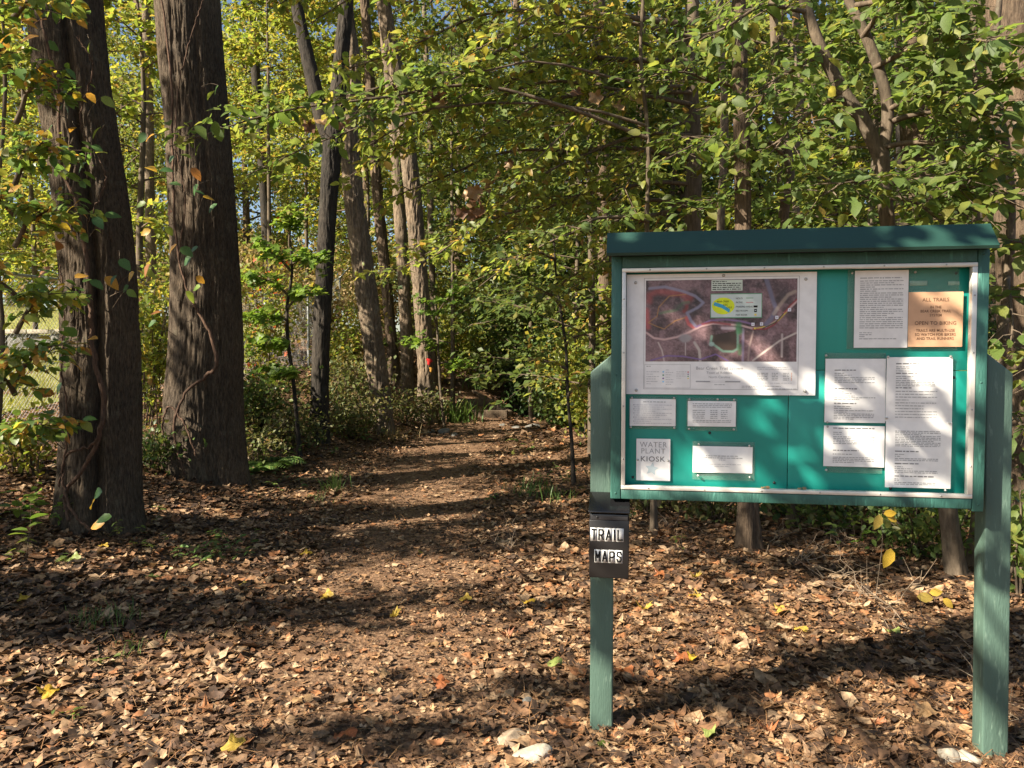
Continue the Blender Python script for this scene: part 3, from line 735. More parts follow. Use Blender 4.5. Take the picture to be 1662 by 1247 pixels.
# shrubby redbud left of trunk A
spray_tree('redbud_sapling', 'yellowing sapling with broad leaves beside the cleft trunk', [(-14, 905, 4), (-8, 760, 4), (4, 560, 3.5), (-6, 360, 3), (8, 160, 2.5), (2, -20, 2)], 5.2, M['barkE'], M['sapling'],
           [((24, 620, 5.2), (92, 560, 4.9)), ((26, 540, 5.2), (85, 470, 5.0)), ((26, 480, 5.2), (-60, 430, 4.9)), ((24, 400, 5.2), (80, 340, 5.0)), ((24, 300, 5.2), (70, 230, 5.0)), ((26, 200, 5.2), (75, 110, 5.0)),
            ((24, 120, 5.2), (-40, 40, 4.9)), ((24, 350, 5.2), (-50, 300, 4.9)), ((22, 720, 5.2), (70, 690, 4.9)), ((22, 30, 5.2), (80, -10, 5.0)), ((24, 640, 5.2), (-20, 600, 4.8))],
           41, .068, 280, tpl=('heart', OVATE2), dens=60, nsub=11, sub=.36, ns=16)
# light maple saplings in the gap
spray_tree('maple_sapling', 'small bright green maple sapling in front of the fence', [(488, 700, 3.2), (476, 620, 3), (468, 560, 2.8), (466, 500, 2.4), (474, 440, 2), (470, 380, 1.6)], 10.2, M['barkB'], M['maple'],
           [((466, 520, 10.2), (415, 515, 9.8)), ((467, 500, 10.2), (505, 470, 9.9)), ((468, 480, 10.2), (405, 450, 9.8)), ((472, 440, 10.2), (420, 400, 9.9)), ((472, 430, 10.2), (515, 420, 9.9)), ((470, 400, 10.2), (470, 350, 9.9)), ((468, 560, 10.2), (425, 560, 9.8)), ((476, 600, 10.2), (440, 610, 9.8))],
           43, .10, 120, tpl=('maple', MAPLE), dens=40, nsub=9, sub=.38, ns=12)
spray_tree('maple_sapling', 'maple sapling with pale leaves at the foot of shaggy trunks', [(722, 690, 2), (714, 620, 2), (710, 540, 1.8), (706, 480, 1.4)], 15.5, M['barkE'], M['maple'],
           [((712, 560, 15.5), (668, 560, 15)), ((710, 530, 15.5), (690, 490, 15)), ((709, 510, 15.5), (745, 470, 15.2)), ((713, 590, 15.5), (755, 600, 15.2))], 45, .10, 0, tpl=('maple', MAPLE), dens=36, nsub=8, sub=.5, ns=10)
# thin sapling right of the trail
spray_tree('sapling', 'thin leafless-stemmed sapling beside the board post', [(932, 785, 3.0), (928, 720, 2.6), (922, 650, 2.4), (918, 560, 2.2), (905, 470, 1.8), (898, 380, 1.4)], 8.6, M['barkB'], M['dogwood'],
           [((918, 560, 8.6), (955, 545, 8.2)), ((912, 500, 8.6), (870, 470, 8.2)), ((905, 470, 8.6), (950, 440, 8.2)), ((900, 420, 8.6), (840, 420, 8.3)), ((920, 600, 8.6), (880, 590, 8.3)), ((922, 640, 8.6), (960, 625, 8.3))],
           47, .075, 60, dens=22, nsub=8, sub=.4, ns=10)

# mid-distance trees that fill the view under the canopy
def mid_tree(label, px, py, D, h, reach, nb, leafmat, seed, leaf=.11, dens=20, z0=.12, rad=.06, single=0, lean=0):
    rng = np.random.default_rng(seed); p = at(px, py, D); x, y = p[0], p[1]; z = gz(x, y); root = empty('understory_tree', (x, y, z), label, 'tree'); off = np.array([x, y, z])
    P = np.array([(x, y, z - .1), (x + lean * .3, y, z + h * .35), (x + lean * .7 + rng.normal(0, .15), y, z + h * .7), (x + lean, y, z + h)]); path, rd = resample(P, 50, [rad, rad * .8, rad * .55, rad * .15])
    V, Q = tube(path - off, rd, 14, bark_disp(30, .006)); me = mesh_raw('trunk', V, Q); smooth(me); obj('trunk', me, M['barkE'], root)
    mb = MB(); lv = Leaves()
    for k in range(nb):
        t = z0 + (1 - z0) * (k + rng.random()) / nb; b = path[min(49, int(t * 49))]; a = k * 2.4 + rng.normal(0, .5); l = reach * (1.15 - .8 * t) * rng.uniform(.6, 1.15)
        spray(mb, lv, b, b + np.array([math.cos(a) * l, math.sin(a) * l, l * rng.uniform(.0, .4)]), rng, r0=.016, nsub=12, sub=reach * .42, leaf=leaf, dens=dens, sag=.05, t0=.12, flat=.55)
    mb.V = [v - off for v in mb.V]; obj('branches', mb.mesh('branches', True), M['twig'], root, kind='stuff')
    crown_build(lv, root, 'far', FARL, leafmat, 0)
for k_, a_ in enumerate([
    ('leafy tree with bright foliage between the two thick trunks', 232, 690, 11.5, 6.5, 1.7, 20, 'yellowgreen'),
    ('bright yellow-green tree behind the cleft trunk', 60, 640, 18, 9.5, 2.3, 24, 'yellowgreen'),
    ('yellow-green tree just beyond the fence posts', 440, 600, 19, 9.5, 2.4, 22, 'yellowgreen', .42),
    ('sunlit tree behind the forked dark trunk', 500, 610, 23, 11, 3.0, 24, 'yellowgreen', .40),
    ('leafy tree rising behind the blazed trunk', 735, 650, 19, 9.5, 2.7, 26, 'midwood'),
    ('leafy tree over the timber steps', 862, 640, 18.5, 7.5, 2.3, 24, 'midwood'),
    ('tree with layered branches above the hollow', 935, 680, 15.5, 7.0, 2.3, 26, 'midwood'),
    ('tree with low branches between sapling and board', 960, 700, 11, 6.2, 2.0, 26, 'midwood'),
    ('leafy tree behind the trail map', 1070, 740, 11.5, 6.5, 2.1, 24, 'dogwood'),
    ('leafy tree behind the middle of the board', 1260, 740, 11, 6.5, 2.1, 24, 'dogwood'),
    ('leafy tree behind the orange notice', 1400, 740, 9.5, 6.0, 1.9, 24, 'green'),
    ('leafy tree beside the massive trunk', 1580, 760, 9, 6.0, 1.9, 24, 'green'),
    ('tree filling the deep woods behind the massive trunk', 1690, 740, 13, 8.0, 2.6, 24, 'dogwood'),
    ('yellowish tree at the far field side beside the picture edge', -40, 600, 15, 8.5, 2.6, 24, 'yellowgreen'),
    ('tall leafy tree behind the leaning shaggy trunk', 600, 640, 24, 12, 3.2, 28, 'yellowgreen'),
    ('tall leafy tree deep behind the hanging sprays', 1000, 690, 18, 10, 2.9, 28, 'midwood')]):
    lab, px, py, D, h, rch, nb, mt, *zz_ = a_
    mid_tree(lab, px, py, D, h, rch, nb, M[mt], 500 + k_, leaf=.095 + .0025 * D, dens=24, z0=zz_[0] if zz_ else .12)

# ------------------------------------------------------------------ climbing vines
def vine(root_label, parent_center, stems, leaves_px, seed, D, leafsz=.085):
    rng = np.random.default_rng(seed)
    p0 = at(*stems[0][0][:2], D); root = empty('climbing_vine', (p0[0], p0[1], gz(p0[0], p0[1])), root_label, 'vine'); off = np.array(root.location)
    for st in stems:
        P = np.array([at(x, y, d_) for (x, y, d_, w_) in st]); rr = np.array([.40 * w_ / F * d_ for (x, y, d_, w_) in st])
        path, rad = resample(P, 60, rr); path[1:-1] += rng.normal(0, .004, (58, 3))
        V, Q = tube(path, rad, 9, bark_disp(50, .006)); mb = MB(); mb.add(V, None, Q)
        nh = int(len(path) * rad.mean() / .012 * 3)     # hairy rootlets
        for k in range(min(nh, 220)):
            q = rng.integers(0, 60); a = path[q] + rng.normal(0, .3, 3) * rad[q]; e = a + np.array([rng.choice([-1, 1]) * rng.uniform(.6, 1.8) * rad[q] + rng.normal(0, .01), rng.uniform(-.3, .8) * rad[q], rng.normal(0, .02)])
            mb.add(*_q(tube(np.array([a, (a + e) / 2 + rng.normal(0, .004, 3), e]), np.array([.002, .0016, .001]), 3)))
        mb.V = [v - off for v in mb.V]
        obj('stem', mb.mesh('stem', True), M['vinewood'], root)
    tb = MB()
    for (x, y, d_, s, dx, dy, tilt) in leaves_px:
        p = at(x, y, d_); A = unit(np.array([dx, rng.normal(0, .3), -dy])); Nn = unit(np.array([rng.normal(0, .4), -1 + tilt, .5 + tilt]))
        leaf_obj('heart', OVATE2, M['vine'], root, p, A, Nn, s)
        q = at(x + (parent_center - x) * .35 + rng.normal(0, 8), y + rng.uniform(-10, 45), d_ + .36); mid = (p + q) / 2 + rng.normal(0, .02, 3) + np.array([0, 0, .03])
        tb.add(*_q(tube(resample([p, mid, q], 7), np.linspace(.0016, .0035, 7), 4)))
    tb.V = [v - off for v in tb.V]; obj('tendrils', tb.mesh('tendrils', True), M['twig'], root, kind='stuff')
    return root
rng = np.random.default_rng(77)
lvA = []
for (x, y) in [(75, 70), (85, 35), (68, 55), (125, 135), (140, 70), (160, 165), (85, 205), (120, 200), (135, 230), (110, 240), (150, 235), (165, 205), (70, 240), (115, 275), (128, 260), (95, 268), (155, 350), (160, 355), (175, 350), (145, 350), (148, 455), (165, 445), (185, 450), (200, 430), (210, 440), (120, 340), (95, 330), (100, 395), (85, 440),
               (135, 565), (120, 480), (105, 490), (112, 520), (95, 560), (100, 612), (92, 640), (135, 680), (120, 700), (70, 600), (165, 800), (158, 815), (175, 840), (185, 835), (90, 690), (205, 475), (212, 470)]:
    lvA.append((x + rng.normal(0, 4), y + rng.normal(0, 4), 5.3 + rng.normal(0, .1), rng.uniform(.07, .125), rng.choice([-1, 1]) * rng.uniform(.4, 1), rng.uniform(-.2, .7), rng.uniform(0, .5)))
vine('hairy thick vine climbing the cleft trunk with scattered yellow and green leaves', 150,
     [[(112, 845, 5.45, 7), (106, 800, 5.5, 7), (140, 755, 5.42, 7), (163, 700, 5.4, 9), (168, 640, 5.4, 10), (150, 570, 5.4, 9), (148, 500, 5.38, 9), (140, 420, 5.38, 8), (124, 330, 5.4, 7), (100, 270, 5.45, 6), (95, 160, 5.5, 5), (70, 40, 5.55, 5), (55, -40, 5.6, 4)],
      [(148, 860, 5.38, 5), (120, 835, 5.38, 5), (104, 790, 5.42, 5), (108, 740, 5.45, 5), (150, 722, 5.4, 5), (168, 690, 5.4, 4)],
      [(95, 790, 5.45, 3), (106, 730, 5.42, 3.5), (108, 660, 5.45, 3), (100, 600, 5.45, 3), (104, 520, 5.45, 2.6), (98, 430, 5.45, 2)],
      [(125, 60, 5.4, 2), (150, 110, 5.36, 2.2), (130, 200, 5.36, 2), (170, 280, 5.35, 2), (150, 350, 5.35, 1.6)]], lvA, 51, 5.4)
lvB = []
for (x, y) in [(240, 215), (250, 220), (235, 265), (285, 255), (295, 250), (305, 275), (280, 280), (350, 325), (335, 322), (355, 135), (345, 140), (280, 340), (275, 365), (270, 345), (300, 400), (325, 400), (310, 415), (285, 400), (245, 430), (258, 470), (240, 475), (265, 500), (300, 470), (320, 450), (330, 470), (275, 300), (312, 310), (320, 300), (235, 320), (248, 370), (255, 520), (232, 440)]:
    lvB.append((x + rng.normal(0, 4), y + rng.normal(0, 4), 7.3 + rng.normal(0, .15), rng.uniform(.085, .15), rng.choice([-1, 1]) * rng.uniform(.4, 1), rng.uniform(-.2, .8), rng.uniform(0, .5)))
vine('twisted vine on the straight thick trunk with pale drooping leaves', 325,
     [[(300, 770, 7.6, 5), (282, 700, 7.6, 5), (300, 640, 7.55, 5), (335, 610, 7.5, 7), (352, 590, 7.5, 7), (340, 540, 7.5, 6), (318, 500, 7.5, 6), (300, 460, 7.55, 4), (285, 380, 7.6, 4), (280, 250, 7.65, 4), (278, 120, 7.7, 4), (262, 0, 7.75, 3)],
      [(270, 730, 7.65, 3), (264, 690, 7.65, 4), (275, 660, 7.6, 4), (300, 690, 7.55, 3), (318, 740, 7.55, 3)],
      [(330, 0, 7.6, 2), (310, 60, 7.58, 2), (290, 140, 7.6, 2.4), (285, 230, 7.6, 2.2), (300, 320, 7.55, 2), (290, 420, 7.55, 2)]], lvB, 53, 7.6, .1)

# ------------------------------------------------------------------ far trees (shared meshes)
def far_tree_meshes(seed, h, leafn, leaf):
    rng = np.random.default_rng(seed); mb = MB(); lv = Leaves()
    P = np.array([(0, 0, -.3), (.1, 0, h * .3), (.05, .1, h * .6), (.2, 0, h * .95)]); path, rad = resample(P, 26, [.22, .17, .11, .03])
    tv, tq = tube(path, rad, 12)
    nb = 46
    for k in range(nb):
        z = h * (.10 + .86 * (k / nb)); b = path[np.argmin(abs(path[:, 2] - z))]
        a = k * 2.4 + rng.normal(0, .4); ln = h * .27 * (1.1 - .75 * abs(z / h - .45)) * rng.uniform(.5, 1.15)
        e = b + np.array([math.cos(a) * ln, math.sin(a) * ln, ln * rng.uniform(-.05, .45)])
        mb.add(*_q(tube(resample([b, (b + e) / 2 + rng.normal(0, .12, 3), e], 7), np.linspace(.045, .01, 7), 4)))
        for t in (.45, .72, 1.0):
            c = b + (e - b) * t + rng.normal(0, .2, 3); clump_leaves(lv, c, (.85, .85, .38), leafn // (nb * 3), rng, leaf)
    P_, A, Nn, S = lv.arr(); V, T = bake(FARL, P_, A, Nn, S)
    t = mesh_raw('far_trunk', tv, tq); smooth(t); t.materials.append(M['barkD'])
    l = mb.mesh('far_limbs', True); l.materials.append(M['barkD'])
    crowns = []
    for mt in ('far1', 'far2', 'yellowgreen'):
        c = mesh_raw('far_crown', V, T); c.materials.append(M[mt]); crowns.append(c)
    return t, l, crowns
PROT = [far_tree_meshes(61, 13, 11000, .17), far_tree_meshes(62, 15, 12000, .18), far_tree_meshes(63, 10, 9000, .15)]
FT = [  # px of trunk, D, prototype, crown colour, scale
    (40, 34, 1, 2, 1.1), (150, 40, 0, 2, 1.2), (230, 31, 2, 2, 1.0), (300, 44, 1, 0, 1.25), (400, 34, 0, 2, 1.0), (470, 46, 1, 0, 1.2), (530, 37, 2, 2, 1.2), (-60, 28, 0, 0, 1.0), (-160, 36, 1, 2, 1.2),
    (600, 31, 0, 0, 1.0), (670, 40, 1, 0, 1.1), (740, 28, 2, 0, 1.05), (790, 34, 0, 1, 1.1), (860, 28, 1, 0, 1.0), (930, 24, 2, 1, 1.1), (960, 34, 1, 0, 1.1), (1040, 26, 0, 0, 1.0), (1100, 19, 2, 1, 1.0), (1130, 33, 1, 0, 1.1),
    (1210, 23, 0, 0, 1.0), (1290, 30, 1, 0, 1.1), (1340, 19, 2, 1, 1.0), (1420, 25, 0, 0, 1.0), (1500, 32, 1, 0, 1.1), (1560, 20, 2, 1, 1.1), (1640, 26, 0, 0, 1.0), (1740, 20, 1, 1, 1.0), (1760, 34, 1, 0, 1.2),
    (20, 55, 1, 0, 1.5), (350, 60, 1, 0, 1.6), (620, 58, 0, 0, 1.6), (850, 52, 1, 0, 1.5), (1080, 55, 0, 0, 1.5), (1350, 52, 1, 0, 1.5), (1600, 52, 0, 0, 1.5), (-200, 60, 1, 0, 1.6), (1850, 50, 1, 0, 1.5), (200, 24, 2, 0, .8), (980, 18, 2, 1, .9)]
WHERE = [(-120, 'well beyond the left-hand sapling'), (0, 'at the field edge beside the left-hand sapling'), (100, 'behind the cleft trunk'), (265, 'in the gap between the two thick trunks'), (370, 'behind the straight thick trunk'), (500, 'between the thick trunk and the forked trunk'), (580, 'behind the forked dark trunk'), (655, 'behind the leaning shaggy trunk'),
         (720, 'behind the blazed trunk'), (820, 'above the timber steps'), (900, 'above the dark hollow'), (990, 'behind the thin path sapling'), (1075, 'above the map-box end of the board'), (1180, 'above the trail map'), (1260, 'above the middle of the board'), (1390, 'above the densely typed letter'), (1480, 'above the orange notice'), (1600, 'behind the broad grey-brown trunk'), (1700, 'behind the massive dark trunk'), (9999, 'far out beyond the massive dark trunk')]
KIND = ['yellow-green woodland tree', 'dark green woodland tree', 'yellow-leaved tree']
for n_, (px, D, pr, cc, sc) in enumerate(FT):
    wh = next(t for lim, t in WHERE if px < lim); row = 'in the nearest row' if D < 18.5 else 'in the nearer row' if D < 27 else 'in the middle row' if D < 37 else 'in the rear row' if D < 50 else 'tallest of the last row'
    x = (px - CX) / F * D; r = empty('woodland_tree', (x, D, gz(x, D)), 'far ' + KIND[cc] + ' ' + row + ' ' + wh, 'tree', ['far yellow-green trees', 'far green trees', 'yellow trees by the field'][cc], rz=n_ * 1.7)
    r.scale = (sc, sc, sc)
    t, l, cr = PROT[pr]
    for nm, me in (('trunk', t), ('limbs', l), ('crown', cr[cc])):
        o = bpy.data.objects.new(nm, me); COL.objects.link(o); o.parent = r

# ------------------------------------------------------------------ shrubs
SHN = {}
def shrub(label, px, py, D, w, h, n, leaf, mat, seed, tpl=('far', FARL), name='shrub', single=0, stems=9, zoff=0.0, narrow=False, cat='shrub'):
    rng = np.random.default_rng(seed)
    p = at(px, py, D); x, y = p[0], p[1]; z = gz(x, y) + zoff
    root = empty(name, (x, y, z), label, cat); mb = MB(); lv = Leaves(); off = np.array([x, y, z])
    for k in range(stems):
        a = rng.random() * 6.283; r = w * (.25 + .75 * rng.random()); hh = h * rng.uniform(.55, 1.05)
        e = np.array([x + math.cos(a) * r, y + math.sin(a) * r, z + hh])
        path = resample([np.array([x, y, z - .05]) + rng.normal(0, .05, 3) * np.array([1, 1, 0]), np.array([x + math.cos(a) * r * .35, y + math.sin(a) * r * .35, z + hh * .6]), e], 8)
        mb.add(*_q(tube(path, np.linspace(.010, .003, 8), 4)))
        m = n // stems; t = rng.uniform(.25, 1, m); q = np.stack([np.interp(t, np.linspace(0, 1, 8), path[:, c]) for c in range(3)], 1)
        P = q + rng.normal(0, 1, (m, 3)) * np.array([w * .26, w * .26, h * .13])
        P[:, 2] = np.maximum(P[:, 2], z + .02)
        A = unit(rng.normal(0, .8, (m, 3)) + np.array([0, 0, -.2])); Nn = unit(rng.normal(0, .55, (m, 3)) + np.array([0, 0, .7]) + SUN * .3)
        lv.add(P, A, Nn, leaf * rng.uniform(.6, 1.3, m))
    mb.V = [v - off for v in mb.V]
    obj('stems', mb.mesh('stems', True), M['twig'], root, kind='stuff')
    crown_build(lv, root, tpl[0], tpl[1], M[mat], single, name='foliage')
    return root
SH = [
    ('low leafy shrub at the foot of the forked dark trunk', 455, 690, 11.2, 1.0, .6, 900, .075, 'weed'),
    ('weedy shrub on the bank between two thick trunks', 420, 660, 12, 1.2, .8, 1000, .08, 'weed'),
    ('dark shrub behind the forked dark trunk', 555, 668, 13, 1.0, .9, 1100, .08, 'weed'),
    ('shrub with yellowing leaves between the dark and leaning trunks', 570, 640, 15, 1.2, 1.2, 1200, .09, 'weed'),
    ('green bush right behind the leaning trunk foot', 660, 665, 15.5, .9, .8, 900, .08, 'weed'),
    ('yellowish bush beside the timber steps', 735, 635, 21, 1.3, 2.0, 2600, .11, 'yellowgreen'),
    ('tall green bush above the timber steps', 790, 610, 24, 1.6, 3.0, 3200, .13, 'bush'),
    ('dark bush at the back of the hollow', 850, 630, 25.5, 1.6, 2.6, 3200, .13, 'dark_bush'),
    ('leafy bush overhanging the hollow from the board side', 925, 655, 17, 1.2, 2.0, 3000, .10, 'bush'),
    ('bush with drooping branches beside the thin sapling', 955, 660, 13, .9, 1.9, 2600, .09, 'dogwood'),
    ('low bush edging the rocks by the hollow', 915, 685, 15, .7, .7, 1400, .09, 'bush'),
    ('big bush closing the path view far behind', 880, 600, 29, 2.2, 4.2, 3600, .15, 'far2'),
    ('bush beyond the steps at the path end', 740, 600, 28, 2.2, 3.6, 3600, .15, 'far1'),
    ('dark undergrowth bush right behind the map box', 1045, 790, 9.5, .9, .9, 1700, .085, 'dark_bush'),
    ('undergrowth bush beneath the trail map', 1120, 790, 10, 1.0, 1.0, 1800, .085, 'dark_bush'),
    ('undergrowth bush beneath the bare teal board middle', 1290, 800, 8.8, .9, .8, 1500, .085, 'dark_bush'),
    ('green-leaved low bush under the board corner', 1420, 860, 6.9, .6, .6, 700, .075, 'bush'),
    ('bush tucked behind the dogwood stems', 1500, 870, 6.6, .7, .9, 900, .08, 'bush'),
    ('leafy bush between board post and massive trunk', 1655, 1040, 4.5, .22, .75, 260, .075, 'green'),
    ('dark bush crowding the far end of the path', 800, 655, 23, 1.3, 2.6, 2600, .12, 'dark_bush'),  # dark leaves of this and the next two stand for tunnel shade
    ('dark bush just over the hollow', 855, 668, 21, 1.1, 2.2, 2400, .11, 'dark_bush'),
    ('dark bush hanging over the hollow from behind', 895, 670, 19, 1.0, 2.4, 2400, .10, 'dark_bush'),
    ('weedy growth at the foot of the straight thick trunk', 415, 752, 9.3, .5, .5, 700, .06, 'weed'),
    ('weedy growth on the bank beside the dark trunk', 480, 728, 10.6, .7, .6, 900, .065, 'weed'),
    ('green weeds between the thick trunks', 250, 800, 7.8, .55, .5, 800, .055, 'bush'),
    ('sunny weeds at the far side of the cleft trunk', 45, 790, 6.6, .5, .6, 700, .06, 'yellowgreen'),
    ('weedy bank below the leaning trunk', 575, 715, 12.6, .7, .6, 900, .07, 'weed'),
    ('green weeds behind the straight thick trunk', 420, 705, 11.0, .6, .9, 1000, .07, 'bush'),
    ('low dim weeds beside the straight trunk foot', 1165, 850, 6.7, .5, .35, 420, .06, 'weed'),
    ('low dim bush under the board middle', 1265, 845, 6.9, .6, .45, 620, .065, 'dark_bush'),
    ('tangled low brush under the typed sheets', 1350, 862, 6.3, .55, .42, 560, .06, 'bush'),
    ('leafy brush before the dogwood stems', 1485, 905, 5.5, .38, .5, 420, .06, 'bush'),
    ('leafy brush between dogwood and board post', 1545, 930, 5.3, .28, .5, 300, .06, 'green'),
    ('dim weeds just behind the map-box post', 1050, 838, 7.0, .55, .4, 520, .06, 'weed'),
    ('dim weeds in front of the massive trunk', 1650, 960, 5.0, .3, .5, 260, .06, 'bush'),
    ('tall sunlit shrub between the two thick trunks', 245, 690, 9.6, .55, 2.2, 1500, .08, 'yellowgreen'),
    ('sunlit yellow-green shrub left of the maple sapling', 425, 650, 13.5, .9, 2.4, 1900, .09, 'yellowgreen'),
    ('sunlit shrub behind the dark trunk by the fence', 560, 640, 17.5, .9, 2.0, 1500, .10, 'yellowgreen'),
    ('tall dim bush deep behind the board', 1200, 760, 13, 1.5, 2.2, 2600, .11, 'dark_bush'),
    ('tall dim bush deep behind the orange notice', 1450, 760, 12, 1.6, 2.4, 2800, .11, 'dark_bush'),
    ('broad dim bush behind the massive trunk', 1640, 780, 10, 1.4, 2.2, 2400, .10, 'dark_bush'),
    ('tangled shrub behind the two thick trunks', 240, 690, 10.5, .7, 1.5, 1700, .085, 'bush'),
    ('dry yellow brush beside the fence posts', 530, 590, 20, 1.6, 1.8, 2600, .12, 'brush'),
    ('pale dry brush beyond the fence', 430, 585, 24, 2.4, 2.6, 3600, .14, 'brush'),
    ('straw-coloured brush behind the dark trunk', 600, 575, 24, 2.0, 2.6, 3000, .14, 'brush'),
    ('dry thicket at the field edge behind the trunks', 330, 570, 27, 2.6, 3.0, 3600, .15, 'brush'),
    ('yellow-green thicket at the far side of the field', 60, 500, 30, 3.0, 3.6, 3600, .16, 'yellowgreen'),
    ('reddish thicket at the far field corner', 180, 520, 28, 2.4, 2.8, 3000, .15, 'brush')]
for n_, (lab, px, py, D, w_, h_, n, lf, mt) in enumerate(SH):
    shrub(lab, px, py, D, w_, h_, n, lf, mt, 300 + n_, tpl=('ovate', OVATE) if D < 8 else ('far', FARL), single=60 if D < 7.2 else 0, )
# red maple twigs
shrub('small sapling with a few red autumn leaves', 420, 560, 15, .8, 2.9, 48, .11, 'red', 401, tpl=('maple', MAPLE), name='red_sapling', cat='sapling', stems=6)

# ------------------------------------------------------------------ grasses, ferns, small plants
def tuft(label, px, py, D, n, L, w, spread, mat, seed, name='grass_tuft', cat='grass'):
    rng = np.random.default_rng(seed); p = at(px, py, D); x, y = p[0], p[1]; z = gz(x, y)
    V = []; Q = []; T = []; k = 0
    for _ in range(n):
        a = rng.random() * 6.283; b = np.array([rng.normal(0, spread * .4), rng.normal(0, spread * .4), 0]); l = L * rng.uniform(.5, 1.15); ln = rng.uniform(.15, .8)
        d = np.array([math.cos(a), math.sin(a), 0]); s = np.array([-d[1], d[0], 0]) * w * .5
        pts = [b + d * l * ln * t ** 1.6 + np.array([0, 0, l * (t - .35 * ln * t * t)]) for t in (0, .35, .7, 1)]
        V += [pts[0] - s * .7, pts[0] + s * .7, pts[1] - s, pts[1] + s, pts[2] - s * .8, pts[2] + s * .8, pts[3]]
        Q += [(k, k + 1, k + 3, k + 2), (k + 2, k + 3, k + 5, k + 4)]; T += [(k + 4, k + 5, k + 6)]; k += 7
    me = mesh_raw(name, np.array(V), [np.array(T), np.array(Q)])
    o = obj(name, me, M[mat], loc=(x, y, z)); tag(o, label, cat)
    if name == 'grass_tuft': o['kind'] = 'stuff'
    return o
tuft('bright grass tuft on the path edge below the dark trunk', 545, 800, 8.2, 40, .28, .008, .14, 'grass', 1)
tuft('thin grass tuft at the left path margin', 520, 812, 7.6, 22, .15, .006, .2, 'grass', 2)
tuft('spreading grass patch at the right path margin', 865, 808, 7.9, 70, .22, .008, .32, 'grass', 3)
tuft('small grass clump nearer the board post', 905, 822, 7.6, 46, .18, .007, .25, 'grass', 4)
tuft('strap-leaved green clump beside the lower timber step', 755, 685, 16.8, 90, .62, .03, .5, 'grass', 5, 'strap_leaf_plant', 'plant')
tuft('strap-leaved clump at the foot of blazed trunk', 728, 690, 16.6, 60, .5, .03, .4, 'grass', 6, 'strap_leaf_plant', 'plant')
tuft('strap-leaved clump above the timber steps', 778, 652, 20.6, 70, .6, .03, .35, 'grass', 7, 'strap_leaf_plant', 'plant')
tuft('dark grass patch in the shaded foreground litter', 165, 1045, 4.05, 90, .11, .004, .2, 'grass', 8)
tuft('dark grass wisps beside the shaded foreground patch', 215, 1085, 3.75, 26, .08, .004, .2, 'grass', 9)
tuft('dry grass fringe behind the path margin', 640, 705, 13, 60, .3, .008, .5, 'brush', 10)

def herb(label, px, py, D, n, h, leaf, mat, seed, spread=.2, tpl=('narrow', NARROW), name='seedling', cat='seedling'):
    rng = np.random.default_rng(seed); p = at(px, py, D); x, y = p[0], p[1]; z = gz(x, y)
    root = empty(name, (x, y, z), label, cat); mb = MB()
    for k in range(n):
        b = np.array([rng.normal(0, spread), rng.normal(0, spread), 0]); b[2] = gz(x + b[0], y + b[1]) - z; hh = h * rng.uniform(.5, 1.1); t = b + np.array([rng.normal(0, .05), rng.normal(0, .05), hh])
        mb.add(*_q(tube(np.array([b, (b + t) / 2 + rng.normal(0, .01, 3), t]), np.array([.002, .0018, .001]), 4)))
        for q in range(rng.integers(4, 8)):
            u = rng.uniform(.35, 1); a = rng.random() * 6.283
            P = b + (t - b) * u + np.array([x, y, z]); A = np.array([math.cos(a), math.sin(a), rng.uniform(-.2, .5)])
            leaf_obj(tpl[0], tpl[1], M[mat], root, P, unit(A), unit(np.array([0, 0, 1.0]) + rng.normal(0, .25, 3)), leaf * rng.uniform(.6, 1.2))
    obj('stems', mb.mesh('stems', True), M['twig'], root, kind='stuff')
    return root
herb('cluster of small green seedlings in the sunny litter', 345, 905, 5.35, 14, .13, .065, 'grass', 1, .17)
herb('green seedlings in front of the cleft trunk', 375, 885, 5.7, 6, .16, .07, 'grass', 2, .1)
herb('little pale seedling at the foot of the cleft trunk', 190, 870, 5.6, 3, .22, .06, 'green', 3, .05)
herb('seedlings beside the trunk root in leaf litter', 80, 860, 5.6, 5, .15, .075, 'maple', 4, .12)
herb('ground plant at the shaded left margin', 70, 905, 5.0, 5, .12, .06, 'green', 5, .14)
herb('low green weed near the dark grass patch', 175, 1110, 3.6, 3, .07, .045, 'green', 6, .05)
herb('tiny green sprig at the foreground left', 110, 1215, 3.0, 3, .06, .045, 'green', 7, .05)
herb('small sprout at the foot of the map-box post', 983, 1212, 2.88, 1, .05, .05, 'maple', 8, .005, ('maple', MAPLE))
herb('slim leafy weed behind the map box', 1103, 925, 5.35, 3, .30, .05, 'green', 9, .04)
herb('broad-leaved plant on the path edge near the sapling', 845, 745, 10.4, 3, .34, .11, 'green', 10, .1, ('ovate', OVATE))
herb('leafy weeds under the board among twigs', 1480, 920, 5.7, 8, .3, .075, 'maple', 11, .22, ('ovate', OVATE))
herb('weeds along the dim litter behind the board', 1310, 890, 6.2, 8, .25, .07, 'green', 12, .3, ('ovate', OVATE))
herb('leafy plants below the redbud sapling', 45, 800, 5.5, 9, .38, .095, 'maple', 13, .18, ('ovate', OVATE))
herb('low greens on the bank below the forked dark trunk', 470, 735, 10.2, 14, .28, .085, 'grass', 21, .35, ('ovate', OVATE))
herb('low greens spreading behind the straight thick trunk', 425, 720, 10.8, 12, .3, .085, 'maple', 22, .35, ('ovate', OVATE))
herb('scattered seedlings along the left path edge', 470, 800, 8.2, 14, .12, .06, 'grass', 23, .4)
herb('scattered seedlings in the shade before the thick trunks', 270, 880, 5.8, 10, .11, .055, 'green', 24, .32)
herb('seedlings at the shady foot of the leaning trunk', 585, 722, 12.4, 10, .25, .09, 'grass', 25, .4, ('ovate', OVATE))
herb('seedlings between the path and the thin sapling', 890, 790, 8.6, 10, .16, .07, 'grass', 26, .35)
